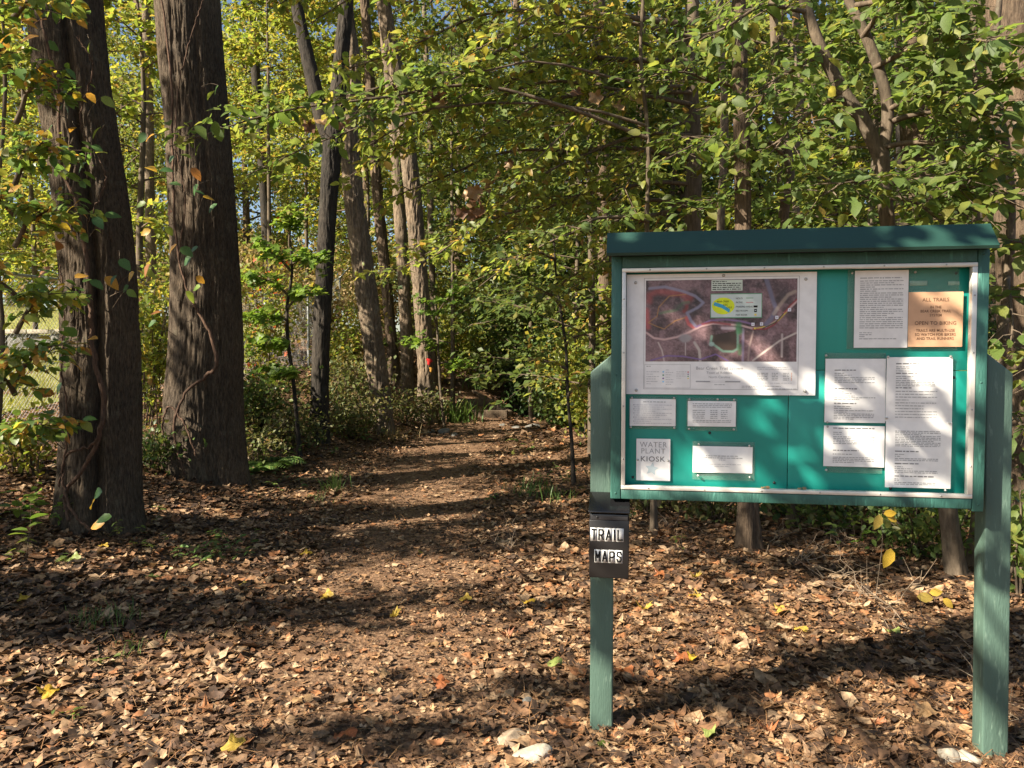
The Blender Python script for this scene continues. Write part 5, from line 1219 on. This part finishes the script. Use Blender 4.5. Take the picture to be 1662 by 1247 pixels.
# ---- sheets pinned to the board
def kpt(u, d, z): p = np.array([O[0], O[1], 0]) + UU * u + NN * d; return (p[0], p[1], z)
def text_mesh(s, size, sx=1.0, align='CENTER', bold=0.0, spacing=1.0):
    c = bpy.data.curves.new('t', 'FONT'); c.body = s; c.size = size; c.align_x = align; c.offset = bold; c.space_character = spacing; c.resolution_u = 3
    o = bpy.data.objects.new('t', c); COL.objects.link(o); dg = bpy.context.evaluated_depsgraph_get(); me = bpy.data.meshes.new_from_object(o.evaluated_get(dg))
    V = np.array([v.co[:] for v in me.vertices]).reshape(-1, 3); V[:, 0] *= sx
    T = []
    me.calc_loop_triangles(); T = np.array([t.vertices[:] for t in me.loop_triangles])
    bpy.data.objects.remove(o); bpy.data.curves.remove(c); bpy.data.meshes.remove(me)
    return V, T
class Sheet:
    """a sheet of paper; local x right, z up, -y towards the viewer, origin at its lower left corner"""
    def __init__(s, name, label, cat, u0, u1, zb, zt, d, mat, bul=.003, tilt=0.0, seed=0, thick=.0004, group=None):
        s.w = u1 - u0; s.h = zt - zb; s.b = bul; s.rng = np.random.default_rng(seed); s.ph = s.rng.random(3) * 6
        s.root = empty(name, kpt(u0, d, zb), label, cat, group, rz=RZ); s.root.rotation_euler = (0, tilt, RZ)
        n = 9; xs = np.linspace(0, s.w, n); zs = np.linspace(0, s.h, n); X, Z = np.meshgrid(xs, zs); X = X.ravel(); Z = Z.ravel()
        V = np.column_stack([X, s.dep(X, Z), Z]); V2 = V + np.array([0, thick, 0]); i = np.arange(n - 1)[:, None]; j = np.arange(n - 1)[None]
        Q = np.stack([i * n + j, i * n + j + 1, (i + 1) * n + j + 1, (i + 1) * n + j], -1).reshape(-1, 4)
        mb = MB(); mb.add(V, None, Q); mb.add(V2, None, Q[:, ::-1])
        me = mb.mesh('sheet'); smooth(me); obj('sheet', me, mat, s.root); s.ink = {}
    def dep(s, X, Z):
        a = np.clip(X / s.w, 0, 1); c = np.clip(Z / s.h, 0, 1)
        return -s.b * (np.sin(math.pi * a) * np.sin(math.pi * c) + .5 * np.sin(3 * a + s.ph[0]) * np.sin(2.2 * c + s.ph[1]) + .5)
    def put(s, V2, T, ink, lift=.0006):
        V2 = np.asarray(V2, float); s.ink.setdefault(ink, MB()).add(np.column_stack([V2[:, 0], s.dep(V2[:, 0], V2[:, 1]) - lift, V2[:, 1]]), T)
    def rect(s, x0, x1, z0, z1, ink, lift=.0006, nx=1):
        xs = np.linspace(x0, x1, nx + 1); V = [(x, z) for x in xs for z in (z0, z1)]; T = []
        for k in range(nx): a = 2 * k; T += [(a, a + 2, a + 3), (a, a + 3, a + 1)]
        s.put(V, np.array(T), ink, lift)
    def text(s, st, x, z, size, ink='ink', sx=1.0, align='CENTER', bold=0.0, spacing=1.0, lift=.0008, fit=None):
        V, T = text_mesh(st, size, sx, align, bold, spacing)
        if fit: V[:, 0] = (V[:, 0] - (V[:, 0].max() + V[:, 0].min()) / 2) * fit[0] / np.ptp(V[:, 0]); V[:, 1] = (V[:, 1] - V[:, 1].min()) * fit[1] / np.ptp(V[:, 1])
        s.put(V[:, :2] + np.array([x, z]), T, ink, lift)
    def lines(s, x0, x1, ztop, n, pitch, hgt, ink='greyink', full=.8, indent=0, lift=.0006):
        """rows of words too small to read"""
        for k in range(n):
            z = ztop - k * pitch; x = x0 + indent; end = x1 if s.rng.random() < full else x0 + (x1 - x0) * s.rng.uniform(.3, .9)
            while x < end:
                wd = hgt * s.rng.uniform(1.2, 5.5); s.rect(x, min(x + wd, end), z - hgt * s.rng.uniform(.75, 1), z, ink, lift); x += wd + hgt * .75
    def pin(s, x, z, col='pin_white', r=.0045):
        o = obj('pin', disc(r, .006), M[col], s.root, loc=(x, float(s.dep(np.array([x]), np.array([z]))[0]) - .001, z))
    def sleeve(s, l, r, b, t):
        V = np.array(box_v(-l, s.w + r, .0012, .0018, -b, s.h + t)); obj('sleeve', mesh_raw('sleeve', V, BQ), M['sleeve'], s.root)
    def done(s):
        for k, mb in s.ink.items(): obj('printed_text' if k in ('ink', 'greyink', 'brownink', 'paleink', 'dimink') else 'print', mb.mesh('print'), M[k], s.root, kind='stuff')
M['pin_white'] = plain('white_pin', (.75, .74, .7), .3); M['pin_clear'] = plain('clear_pin', (.45, .45, .42), .2, .3); M['pin_blue'] = plain('blue_pin', (.05, .35, .6), .3); M['pin_red'] = plain('red_pin', (.5, .03, .03), .3)
for k, c in dict(y_ell=(215, 230, 30), b_creek=(60, 160, 200), lab=(205, 218, 205), lab2=(196, 210, 205), m_red=(190, 60, 60), m_org=(220, 130, 60), m_grn=(90, 150, 110), m_blue=(120, 190, 230), m_pur=(120, 80, 150), star=(185, 200, 205), mark=(225, 225, 235), mk_yel=(235, 215, 90), tape=(190, 215, 205)).items():
    M[k] = plain('print_' + k, tuple(s2l(c)), .5)

# trail map poster
mp = Sheet('map_poster', 'large white poster with an aerial trail map printed in mauve', 'poster', .0915, .783, 1.347, 1.803, .027, M['glossy'], .002, 0, 1)
ox, oz = .0915, 1.347
def map_print():
    nx, nz = 230, 130; x0, x1 = .164 - ox, .715 - ox; zb, zt = 1.472 - oz, 1.7795 - oz
    u, v = np.meshgrid(np.linspace(0, 1, nx), np.linspace(0, 1, nz)); u = u.ravel(); v = v.ravel()      # v down
    p = np.column_stack([u * 9, v * 5, 0 * u]); n1 = fbm(p, 5) / .97; n2 = fbm(p * 3.1 + 5, 4) / .94; n3 = vnoise(p * 26) * .5 + vnoise(p * 11 + 3) * .5
    t = np.clip((n1 - .3) / .42, 0, 1); c = np.array([70, 56, 56])[None] * (1 - t[:, None]) + np.array([140, 108, 112])[None] * t[:, None]
    pk = np.clip(sstep(.45, .75, n2) * .55 + .8 * np.exp(-(((u - .24) / .12) ** 2 + ((v - .06) / .09) ** 2)) + .65 * sstep(.55, .8, v) * sstep(.5, .1, u) + .5 * np.exp(-(((u - .8) / .14) ** 2 + ((v - .8) / .2) ** 2)) + .45 * np.exp(-(((u - .34) / .1) ** 2 + ((v - .72) / .14) ** 2)), 0, .7)
    c = c * (1 - pk[:, None]) + np.array([178, 144, 148]) * pk[:, None]; c = c + (n3[:, None] - .5) * 62
    def px(q): return np.array([((a - 275) / 983, (b - 428) / 524) for a, b in q])
    asp = .56
    def line(q, wd, col, a=1.0, soft=.5):
        q = px(q); d = np.full(len(u), 9.)
        for k in range(len(q) - 1):
            A = q[k] * [1, asp]; Bq = q[k + 1] * [1, asp]; P = np.column_stack([u, v * asp]) - A; e = Bq - A; tt = np.clip(P @ e / (e @ e + 1e-9), 0, 1); d = np.minimum(d, np.linalg.norm(P - tt[:, None] * e, axis=1))
        w = a * sstep(wd * (1 + soft), wd * (1 - soft), d + (n3 - .5) * wd * .5)
        nonlocal c; c = c * (1 - w[:, None]) + np.array(col) * w[:, None]
    def blob(cx, cy, rx, ry, col, a):
        (q,) = px([(cx, cy)]); w = a * sstep(1.25, .7, np.sqrt(((u - q[0]) / rx) ** 2 + ((v - q[1]) / ry) ** 2) + (n2 - .5) * .8)
        nonlocal c; c = c * (1 - w[:, None]) + np.array(col) * w[:, None]
    line([(300, 560), (300, 520), (350, 500), (500, 515), (570, 540), (550, 560)], .022, (205, 92, 88), .6, .9); line([(280, 620), (285, 700), (290, 730)], .018, (232, 110, 110), .7, .9); line([(545, 600), (530, 625)], .014, (150, 60, 55), .8); line([(545, 670), (560, 710), (600, 735)], .012, (232, 110, 110), .8)
    line([(300, 480), (400, 470), (520, 500), (600, 530), (655, 575), (620, 605), (550, 640), (575, 690), (605, 725)], .010, (165, 165, 192), .8)
    line([(540, 520), (430, 530), (400, 560), (362, 600), (350, 660), (292, 700), (350, 725), (400, 742), (420, 725), (470, 690), (540, 668)], .003, (205, 150, 80), .8); line([(370, 640), (480, 620), (520, 575), (560, 570)], .009, (105, 135, 100), .6)
    line([(280, 765), (330, 800), (400, 810), (480, 795), (560, 765), (640, 725), (720, 708), (800, 712), (900, 722), (980, 742), (1060, 735), (1120, 700), (1200, 625), (1256, 570)], .007, (226, 190, 186)); line([(610, 730), (700, 690), (800, 682), (900, 695), (980, 715)], .006, (150, 120, 170), .9); line([(650, 712), (720, 700), (830, 715)], .007, (170, 70, 72), .7)
    line([(980, 745), (1060, 745), (1110, 720), (1160, 670), (1210, 600), (1255, 560)], .005, (170, 50, 55), .8); line([(1000, 740), (1080, 725), (1140, 690), (1190, 640)], .004, (230, 200, 90)); line([(1040, 742), (1120, 705), (1170, 650)], .004, (40, 35, 35), .8)
    line([(1055, 412), (1080, 490), (1110, 580), (1125, 620), (1095, 680), (1060, 715)], .014, (130, 128, 155), .85); line([(1110, 650), (1160, 580), (1200, 530), (1245, 510)], .012, (205, 185, 165), .7); line([(980, 945), (1060, 885), (1150, 820), (1256, 770)], .006, (225, 210, 200)); line([(1165, 780), (1165, 920)], .007, (225, 210, 205), .8)
    line([(915, 745), (915, 950)], .008, (165, 150, 180), .8); line([(980, 760), (955, 860), (950, 945)], .006, (200, 175, 165), .8); line([(600, 830), (632, 880), (638, 950)], .009, (214, 204, 196), .9); line([(360, 830), (385, 880), (400, 950)], .005, (222, 205, 200), .9); line([(540, 830), (540, 910)], .003, (230, 220, 215), .8)
    line([(310, 945), (420, 915), (520, 918), (640, 938), (740, 905), (820, 948)], .0045, (140, 112, 176), .95); blob(540, 800, .040, .055, (176, 170, 172), .9); line([(780, 738), (860, 740)], .010, (225, 205, 210))
    q = px([(722, 782), (870, 755), (885, 860), (860, 885), (785, 885), (712, 838)]); ins = np.zeros(len(u), bool)
    for k in range(len(q)):
        a, b = q[k], q[(k + 1) % len(q)]; cr = ((a[1] > v) != (b[1] > v)) & (u < (b[0] - a[0]) * (v - a[1]) / (b[1] - a[1] + 1e-9) + a[0]); ins ^= cr
    c[ins] = np.array([78, 63, 54]); line([(880, 740), (882, 870), (850, 888), (785, 886), (735, 850), (705, 830), (712, 790)], .008, (134, 172, 152), .9); line([(885, 720), (890, 760)], .02, (80, 150, 95), .8, .8); line([(895, 900), (895, 850)], .012, (80, 140, 80), .6, .9); blob(710, 840, .02, .03, (190, 225, 215), .8); blob(500, 600, .04, .05, (70, 75, 65), .5)
    c = np.clip(c * .86, 0, 255); X = x0 + u * (x1 - x0); Z = zt + v * (zb - zt); V = np.column_stack([X, mp.dep(X, Z) - .0005, Z]); i = np.arange(nz - 1)[:, None]; j = np.arange(nx - 1)[None]
    Q = np.stack([i * nx + j, (i + 1) * nx + j, (i + 1) * nx + j + 1, i * nx + j + 1], -1).reshape(-1, 4); me = mesh_raw('aerial_map', V, Q)
    at_ = me.color_attributes.new('print', 'FLOAT_COLOR', 'POINT'); at_.data.foreach_set('color', np.column_stack([s2l(c), np.ones(len(c))]).astype(np.float32).ravel())
    m, nt, pb = new_mat('aerial_print'); a = N(nt, 'ShaderNodeAttribute'); a.attribute_name = 'print'; nt.links.new(a.outputs[0], pb.inputs['Base Color']); pb.inputs['Roughness'].default_value = .35
    obj('aerial_map', me, m, mp.root)
    return x0, x1, zb, zt
mx0, mx1, mzb, mzt = map_print()
def mxy(a, b): return mx0 + (a - 275) / 983 * (mx1 - mx0), mzt - (b - 428) / 524 * (mzt - mzb)
def mrect(a0, b0, a1, b1, ink, lift): x0, z1 = mxy(a0, b0); x1, z0_ = mxy(a1, b1); mp.rect(x0, x1, z0_, z1, ink, lift, 4); return x0, x1, z0_, z1
x0, x1, za, zb_ = mrect(707, 432, 908, 500, 'lab', .0010); mp.lines(x0 + .004, x1 - .004, zb_ - .004, 5, .0072, .0034, 'ink', .9, 0, .0013)
x0, x1, za, zb_ = mrect(702, 518, 1035, 674, 'm_grn', .0009); mrect(706, 523, 1031, 669, 'lab2', .0011)
def ell(cx, cy, rx, ry, ink, lift):
    x, z = mxy(cx, cy); m = 32; V = [(x, z)] + [(x + rx * math.cos(a / m * 6.283), z + ry * math.sin(a / m * 6.283)) for a in range(m)]; mp.put(V, np.array([(0, 1 + a, 1 + (a + 1) % m) for a in range(m)]), ink, lift)
ell(785, 597, .041, .0315, 'y_ell', .0013)
a = np.array(mxy(724, 582)); b = np.array(mxy(826, 630)); m_ = (a + b) / 2 + np.array([.002, .004]); n_ = np.array([.0022, .0062])
mp.put([a - n_, a + n_, m_ - n_, m_ + n_, b - n_, b + n_], np.array([(0, 2, 3), (0, 3, 1), (2, 4, 5), (2, 5, 3)]), 'b_creek', .0015)
for st, (cx, cy) in (('BEAR CREEK', (783, 574)), ('DISC', (800, 594)), ('GOLF', (824, 612))): x, z = mxy(cx, cy); mp.text(st, x, z, .0095, 'ink', .85, lift=.0017)
for st, cy in (('HOLES', 555), ('PATHS', 581), ('PARKING AREAS', 608), ('RESTROOM', 634), ('MAP KIOSK', 660)): x, z = mxy(866, cy); mp.text(st, x, z, .0092, 'ink', .9, 'LEFT', lift=.0015)
mrect(932, 546, 978, 550, 'm_grn', .0014); mrect(932, 574, 978, 577, 'm_red', .0014); mrect(980, 596, 1006, 608, 'ink', .0014); mrect(984, 618, 1002, 638, 'ink', .0014); mrect(988, 625, 998, 630, 'lab2', .0016); mrect(986, 648, 1000, 660, 'mk_yel', .0014)
for (cx, cy) in ((978, 715), (1033, 713), (1130, 672), (1210, 625)): mrect(cx - 10, cy - 10, cx + 10, cy + 10, 'mark', .0012); mrect(cx - 4, cy - 4, cx + 4, cy + 4, 'greyink', .0014)
x, z = mxy(990, 740); V = [(x + (.006 if k % 2 == 0 else .0025) * math.sin(k * math.pi / 5), z + (.006 if k % 2 == 0 else .0025) * math.cos(k * math.pi / 5)) for k in range(10)] + [(x, z)]; mp.put(V, np.array([(10, k, (k + 1) % 10) for k in range(10)]), 'mk_yel', .0012)
def outline(x0, x1, za, zb_, t, ink): mp.rect(x0, x1, zb_ - t, zb_, ink, .0006, 8); mp.rect(x0, x1, za, za + t, ink, .0006, 8); mp.rect(x0, x0 + t, za + t, zb_ - t, ink); mp.rect(x1 - t, x1, za + t, zb_ - t, ink)
outline(.157 - ox, .722 - ox, 1.3665 - oz, 1.789 - oz, .0016, 'greyink')
mp.text('Bear Creek Trail System', .438 - ox, 1.4415 - oz, .0165, 'greyink', 1.05); mp.text('Town of Robbins', .438 - ox, 1.4255 - oz, .0135, 'greyink'); mp.text('North Carolina', .438 - ox, 1.4095 - oz, .0125, 'greyink')
mp.rect(.352 - ox, .405 - ox, 1.394 - oz, 1.399 - oz, 'greyink'); mp.rect(.405 - ox, .46 - ox, 1.394 - oz, 1.3947 - oz, 'greyink'); mp.rect(.405 - ox, .46 - ox, 1.3985 - oz, 1.399 - oz, 'greyink'); mp.rect(.46 - ox, .515 - ox, 1.394 - oz, 1.399 - oz, 'greyink'); mp.lines(.42 - ox, .458 - ox, 1.386 - oz, 1, .006, .0028, 'greyink', 1)
outline(.161 - ox, .332 - ox, 1.371 - oz, 1.461 - oz, .0010, 'greyink'); mp.lines(.168 - ox, .186 - ox, 1.455 - oz, 1, .006, .003, 'greyink', 1); mp.lines(.168 - ox, .215 - ox, 1.434 - oz, 6, .0092, .0028, 'paleink', .5); mp.lines(.240 - ox, .270 - ox, 1.441 - oz, 7, .0092, .0026, 'paleink', .5); mp.lines(.280 - ox, .318 - ox, 1.434 - oz, 4, .0080, .0028, 'paleink', .6)
for k, c in enumerate(('m_red', 'm_pur', 'm_grn', 'mk_yel')): mp.rect(.321 - ox, .326 - ox, 1.430 - oz - k * .008, 1.434 - oz - k * .008, c)
for k, c in enumerate(('m_blue', 'm_grn', 'm_pur', 'm_blue')): mp.rect(.228 - ox, .234 - ox, 1.430 - oz - k * .0125, 1.435 - oz - k * .0125, c)
mp.lines(.575 - ox, .70 - ox, 1.452 - oz, 2, .007, .0028, 'paleink', .7)
for k in range(5): mp.lines(.575 - ox, .615 - ox, 1.430 - oz - k * .0062, 1, .006, .003, 'greyink', 1); mp.lines(.628 - ox, .65 - ox, 1.430 - oz - k * .0062, 1, .006, .003, 'greyink', 1); mp.lines(.668 - ox, .69 - ox, 1.430 - oz - k * .0062, 1, .006, .003, 'greyink', 1); mp.rect(.697 - ox, .700 - ox, 1.4275 - oz - k * .0062, 1.4305 - oz - k * .0062, 'm_org')
mp.lines(.575 - ox, .70 - ox, 1.393 - oz, 2, .007, .0026, 'paleink', .6); mp.lines(.52 - ox, .66 - ox, 1.381 - oz, 2, .0062, .0026, 'greyink', .9); mp.lines(.61 - ox, .718 - ox, 1.3715 - oz, 1, .006, .0026, 'greyink', 1)
for (x, z) in ((.125, 1.772), (.744, 1.776), (.13, 1.362), (.747, 1.363), (.45, 1.794)): mp.pin(x - ox, z - oz, 'pin_clear', .006)
mp.done()

def notice(name, label, u0, u1, zb, zt, d, seed, rows, mat='paper', bul=.0045, cat='notice', sleeve=None, pins=(), tilt=0.0, group=None):
    s = Sheet(name, label, cat, u0, u1, zb, zt, d, M[mat], bul, tilt, seed, group=group)
    for (kind, *a) in rows:
        if kind == 'L': s.lines(*a)
        if kind == 'T': s.text(*a[:4], **a[4])
    for (x, z, c) in pins: s.pin(x, z, c)
    if sleeve: s.sleeve(*sleeve)
    s.done(); return s
notice('rules_sheet', 'small numbered rules sheet pinned under the trail map, left one', .106, .2785, 1.225, 1.3285, .024, 2, [('L', .05, .135, .094, 1, .006, .0035, 'greyink', 1)] + [('L', .016, .158, .082 - k * .0078, 1, .006, .0030, 'paleink', .55) for k in range(10)] + [('L', .013, .016, .082 - k * .0156, 1, .006, .0035, 'greyink', 1) for k in range(5)],
       sleeve=(.001, .004, .012, .010), pins=[(.008, .108, 'pin_clear'), (.166, .108, 'pin_clear'), (.004, -.005, 'pin_white'), (.168, -.006, 'pin_clear')])
notice('distance_sheet', 'small table of lines sheet pinned under the trail map, right one', .3235, .5005, 1.2265, 1.3225, .024, 3, [('L', .018, .162, .087, 3, .0062, .0032, 'greyink', .8)] + [('L', x, x + w_, .062 - k * .0072, 1, .006, .0034, 'greyink', 1) for k in range(5) for x, w_ in ((.018, .045), (.083, .026), (.122, .024))] + [('L', .018, .160, .024, 2, .0062, .0030, 'greyink', .7)],
       sleeve=(.005, .005, .017, .013), pins=[(.006, .102, 'pin_clear'), (.170, .102, 'pin_clear'), (.006, -.010, 'pin_clear'), (.170, -.010, 'pin_clear'), (.11, .103, 'pin_clear')])
def star(s, cx, cz, r, ink): V = [(cx + (r if k % 2 == 0 else r * .5) * math.sin(k * math.pi / 5 + .15), cz + (r if k % 2 == 0 else r * .5) * math.cos(k * math.pi / 5 + .15)) for k in range(10)] + [(cx, cz)]; s.put(V, np.array([(10, k, (k + 1) % 10) for k in range(10)]), ink)
s = Sheet('kiosk_sign', 'white WATER PLANT KIOSK sheet with a grey star', 'sign', .132, .260, 1.0145, 1.1755, .024, M['glossy'], .0015, 0, 4)
s.text('WATER', .064, .1285, .03, 'greyink', spacing=1.12, fit=(.102, .0205)); s.text('PLANT', .064, .1045, .03, 'greyink', spacing=1.12, fit=(.090, .0195)); s.text('KIOSK', .063, .0735, .03, 'dimink', bold=.0002, spacing=1.1, fit=(.092, .0200)); star(s, .059, .045, .026, 'star')
s.pin(.006, .079, 'pin_clear'); s.pin(.120, .079, 'pin_clear'); s.done()
notice('thanks_note', 'small sparse note with five centred lines held by white pins', .3438, .563, 1.0508, 1.1512, .024, 5, [('L', .048, .168, .066, 1, .006, .0034, 'greyink', 1), ('L', .036, .184, .0585, 1, .006, .0034, 'greyink', 1), ('L', .096, .122, .051, 1, .006, .0034, 'paleink', 1), ('L', .030, .180, .034, 1, .006, .0034, 'paleink', 1), ('L', .078, .136, .0265, 1, .006, .0034, 'paleink', 1)],
       sleeve=(.001, .008, .028, .018), pins=[(.022, .107, 'pin_white'), (.207, .105, 'pin_white'), (.020, -.012, 'pin_white'), (.210, -.014, 'pin_white')])
notice('letter_sheet', 'densely typed letter beside the orange notice', .9155, 1.099, 1.5235, 1.804, .024, 6, [('L', .018, .16, .255, 1, .006, .0042, 'greyink', 1)] + [('L', .018, .166, .244 - k * .0074, 1, .006, .0036, 'greyink', .75) for k in range(24)] + [('L', .018, .060, .056 - k * .007, 1, .006, .0036, 'greyink', .4) for k in range(3)] + [('L', .018, .145, .034, 1, .006, .0034, 'greyink', 1)],
       sleeve=(.024, .17, .006, .004), pins=[(-.010, .272, 'pin_white'), (.205, .272, 'pin_white')])
s = Sheet('biking_notice', 'orange notice reading ALL TRAILS OPEN TO BIKING', 'notice', 1.0995, 1.2825, 1.5265, 1.7235, .0275, M['orange_paper'], .0025, 0, 7)
for st, z, sz in (('ALL TRAILS', .163, .0185), ('IN THE', .138, .0135), ('BEAR CREEK TRAIL', .1235, .0135), ('SYSTEM', .109, .0135), ('OPEN TO BIKING', .079, .0185), ('TRAILS ARE MULTI-USE', .054, .0142), ('SO WATCH FOR BIKERS', .0395, .0142), ('AND TRAIL RUNNERS', .025, .0142)): s.text(st, .0915, z, sz, 'brownink', .93 if sz > .015 else .86, spacing=1.05, bold=.00015)
s.done()
def para(x0, x1, z, heads): return [('L', x0, x0 + (x1 - x0) * .55, z, 1, .006, .0044, 'dimink', 1)] + [('L', x0, x0 + .06, z - .012, 2, .007, .0034, 'greyink', .5)] + [('L', x0, x1, z - .027, heads, .0062, .0034, 'greyink', .85)]
notice('minutes_sheet', 'typed sheet at upper left of the four overlapping sheets', .8178, 1.0285, 1.248, 1.483, .0235, 8, para(.032, .172, .195, 4) + para(.032, .175, .127, 3) + para(.032, .172, .073, 6), pins=[(.002, .247, 'pin_red'), (.010, .001, 'pin_clear')], sleeve=(.002, .0, .0, .022))
notice('minutes_sheet', 'typed sheet at upper right of the four overlapping sheets', 1.0292, 1.2532, 1.2545, 1.489, .0262, 9, para(.032, .18, .213, 1) + para(.032, .165, .178, 4) + [('L', .032, .085, .125, 1, .006, .004, 'dimink', 1)] + [('L', .032, .172, .112 - k * .0105, 1, .006, .0034, 'greyink', .7) for k in range(10)], pins=[(.004, .236, 'pin_red'), (.216, .237, 'pin_white'), (.004, .012, 'pin_blue')])
notice('minutes_sheet', 'short typed sheet at lower left of the four overlapping sheets', .8168, 1.028, 1.085, 1.2362, .0232, 10, [('L', .032, .178, .144, 1, .006, .0044, 'dimink', 1), ('L', .032, .062, .128, 2, .007, .0034, 'greyink', .5), ('L', .032, .176, .112, 5, .0062, .0034, 'greyink', .9), ('L', .032, .12, .062, 1, .006, .0042, 'dimink', 1), ('L', .032, .10, .048, 1, .006, .0034, 'greyink', 1), ('L', .032, .176, .036, 4, .0062, .0034, 'greyink', .9)], pins=[(.010, -.014, 'pin_blue'), (.012, .148, 'pin_red')], sleeve=(-.012, -.005, .024, .0))
notice('minutes_sheet', 'typed sheet at lower right of the four overlapping sheets', 1.0305, 1.2534, 1.0135, 1.2546, .0290, 11, [('L', .032, .185, .208, 10, .0060, .0036, 'greyink', .95)] + para(.032, .178, .135, 2) + para(.032, .178, .090, 2) + [('L', .032, .165, .044, 1, .006, .0044, 'dimink', 1), ('L', .032, .06, .034, 2, .006, .0034, 'greyink', .5), ('L', .032, .172, .020, 2, .006, .0034, 'greyink', .9)], pins=[(.214, .238, 'pin_white'), (.205, -.006, 'pin_white')])
for n_, (u0, u1, za, zb_) in enumerate(((1.105, 1.165, 1.748, 1.765), (1.235, 1.272, 1.748, 1.761))):
    o = obj('tape_piece', box_mesh('tape_piece', 0, u1 - u0, -.0004, 0, 0, zb_ - za), M['tape'], loc=kpt(u0, .0185, za)); o.rotation_euler = (0, 0, RZ); tag(o, ['longer strip of pale tape above the orange notice', 'shorter strip of pale tape above the orange notice'][n_], 'tape')

# ---- map box on the left post
bx = empty('map_box', kpt(-.044, 0, .648), 'black metal box lettered TRAIL MAPS on the left post', 'box', rz=RZ)
W_, H_, Dp = .150, .222, .095
me = box_mesh('body', 0, W_, -Dp, -.0015, 0, H_, .003); obj('body', me, M['blackbox'], bx)
obj('lid', (lambda m: (bevel_mesh(m, .003), m)[1])(mesh_raw('lid', np.array([(-.003, -Dp - .012, H_ + .028), (W_ + .003, -Dp - .012, H_ + .028), (W_ + .003, -.002, H_ + .082), (-.003, -.002, H_ + .082), (-.003, -Dp - .012, H_ + .036), (W_ + .003, -Dp - .012, H_ + .036), (W_ + .003, -.002, H_ + .092), (-.003, -.002, H_ + .092)]), BQ)), M['lid'], bx)
obj('side_cheek', box_mesh('side_cheek', .001, .004, -Dp + .006, -.002, H_ + .001, H_ + .034), M['blackbox'], bx); obj('side_cheek', box_mesh('side_cheek', W_ - .004, W_ - .001, -Dp + .006, -.002, H_ + .001, H_ + .034), M['blackbox'], bx)
obj('back_plate', box_mesh('back_plate', .005, W_ - .005, -.006, -.0025, H_ + .001, H_ + .078), M['blackbox'], bx)
obj('lip', box_mesh('lip', .004, W_ - .004, -Dp + .001, -Dp + .004, H_ + .0005, H_ + .022, .001), plain('worn_black_metal', (.06, .062, .068), .28, .4), bx); obj('rivet', disc(.005, .003), M['blackscrew'], bx, loc=(.03, -Dp + .0008, H_ + .011))
M['tile'] = plain('white_letter_tile', (.62, .62, .60), .6)
BL = dict(T=[[(0, 1), (1, 1)], [(.5, 1), (.5, 0)]], R=[[(0, 0), (0, 1), (.75, 1), (1, .86), (1, .60), (.75, .46), (0, .46)], [(.45, .46), (1, 0)]], A=[[(0, 0), (.5, 1), (1, 0)], [(.18, .30), (.82, .30)]], I=[[(.5, 0), (.5, 1)]], L=[[(0, 1), (0, 0), (1, 0)]],
          M=[[(0, 0), (0, 1), (.5, .35), (1, 1), (1, 0)]], P=[[(0, 0), (0, 1), (.75, 1), (1, .86), (1, .56), (.75, .42), (0, .42)]], S=[[(1, .78), (.8, 1), (.2, 1), (0, .8), (.08, .6), (.92, .42), (1, .2), (.8, 0), (.2, 0), (0, .22)]])
def block(ch, w, h, t):
    V = []; T = []
    for pl in BL[ch]:
        P = np.array(pl) * np.array([w - t, h - t]) + t / 2
        for a, b in zip(P[:-1], P[1:]):
            d = unit(b - a); n = np.array([-d[1], d[0]]) * t / 2; e = d * t * .42; k = len(V)
            V += [a - e - n, b + e - n, b + e + n, a - e + n]; T += [(k, k + 1, k + 2), (k, k + 2, k + 3)]
    return np.array(V), np.array(T)
def tiles(word, x0, widths, zb, h, slope):
    x = x0
    for ch, wd in zip(word, widths):
        t = obj('letter_tile', box_mesh('letter_tile', x, x + wd - .0008, -Dp - .0012, -Dp - .0002, zb, zb + h), M['tile'], bx)
        w0 = wd * .80; V, T = block(ch, w0, h * .84, .0060)
        obj('letter', mesh_raw('letter', np.column_stack([V[:, 0] + x + (wd - w0) / 2, np.full(len(V), -Dp - .0019), V[:, 1] + zb + h * .08]), T), M['ink'], t); x += wd
tiles('TRAIL', .005, [.0265, .0275, .0290, .0150, .0280], .1415, .051, 0); tiles('MAPS', .020, [.0265, .0265, .0270, .0270], .0590, .050, 0)
# litter caught on the frame's lower strip
for n_, (u, lab) in enumerate(((.605, 'dry leaf scrap caught on the lower trim below the map'), (.735, 'tan leaf scrap on the lower trim beside the typed sheets'))):
    p = kpt(u, .055, 1.003); o = leaf_obj('scrap', TN['oval'], M['fall_tan'], None, np.array(p), UU, unit(np.array([0, -.4, 1.0])), .03, name='leaf_scrap'); tag(o, lab, 'leaf')
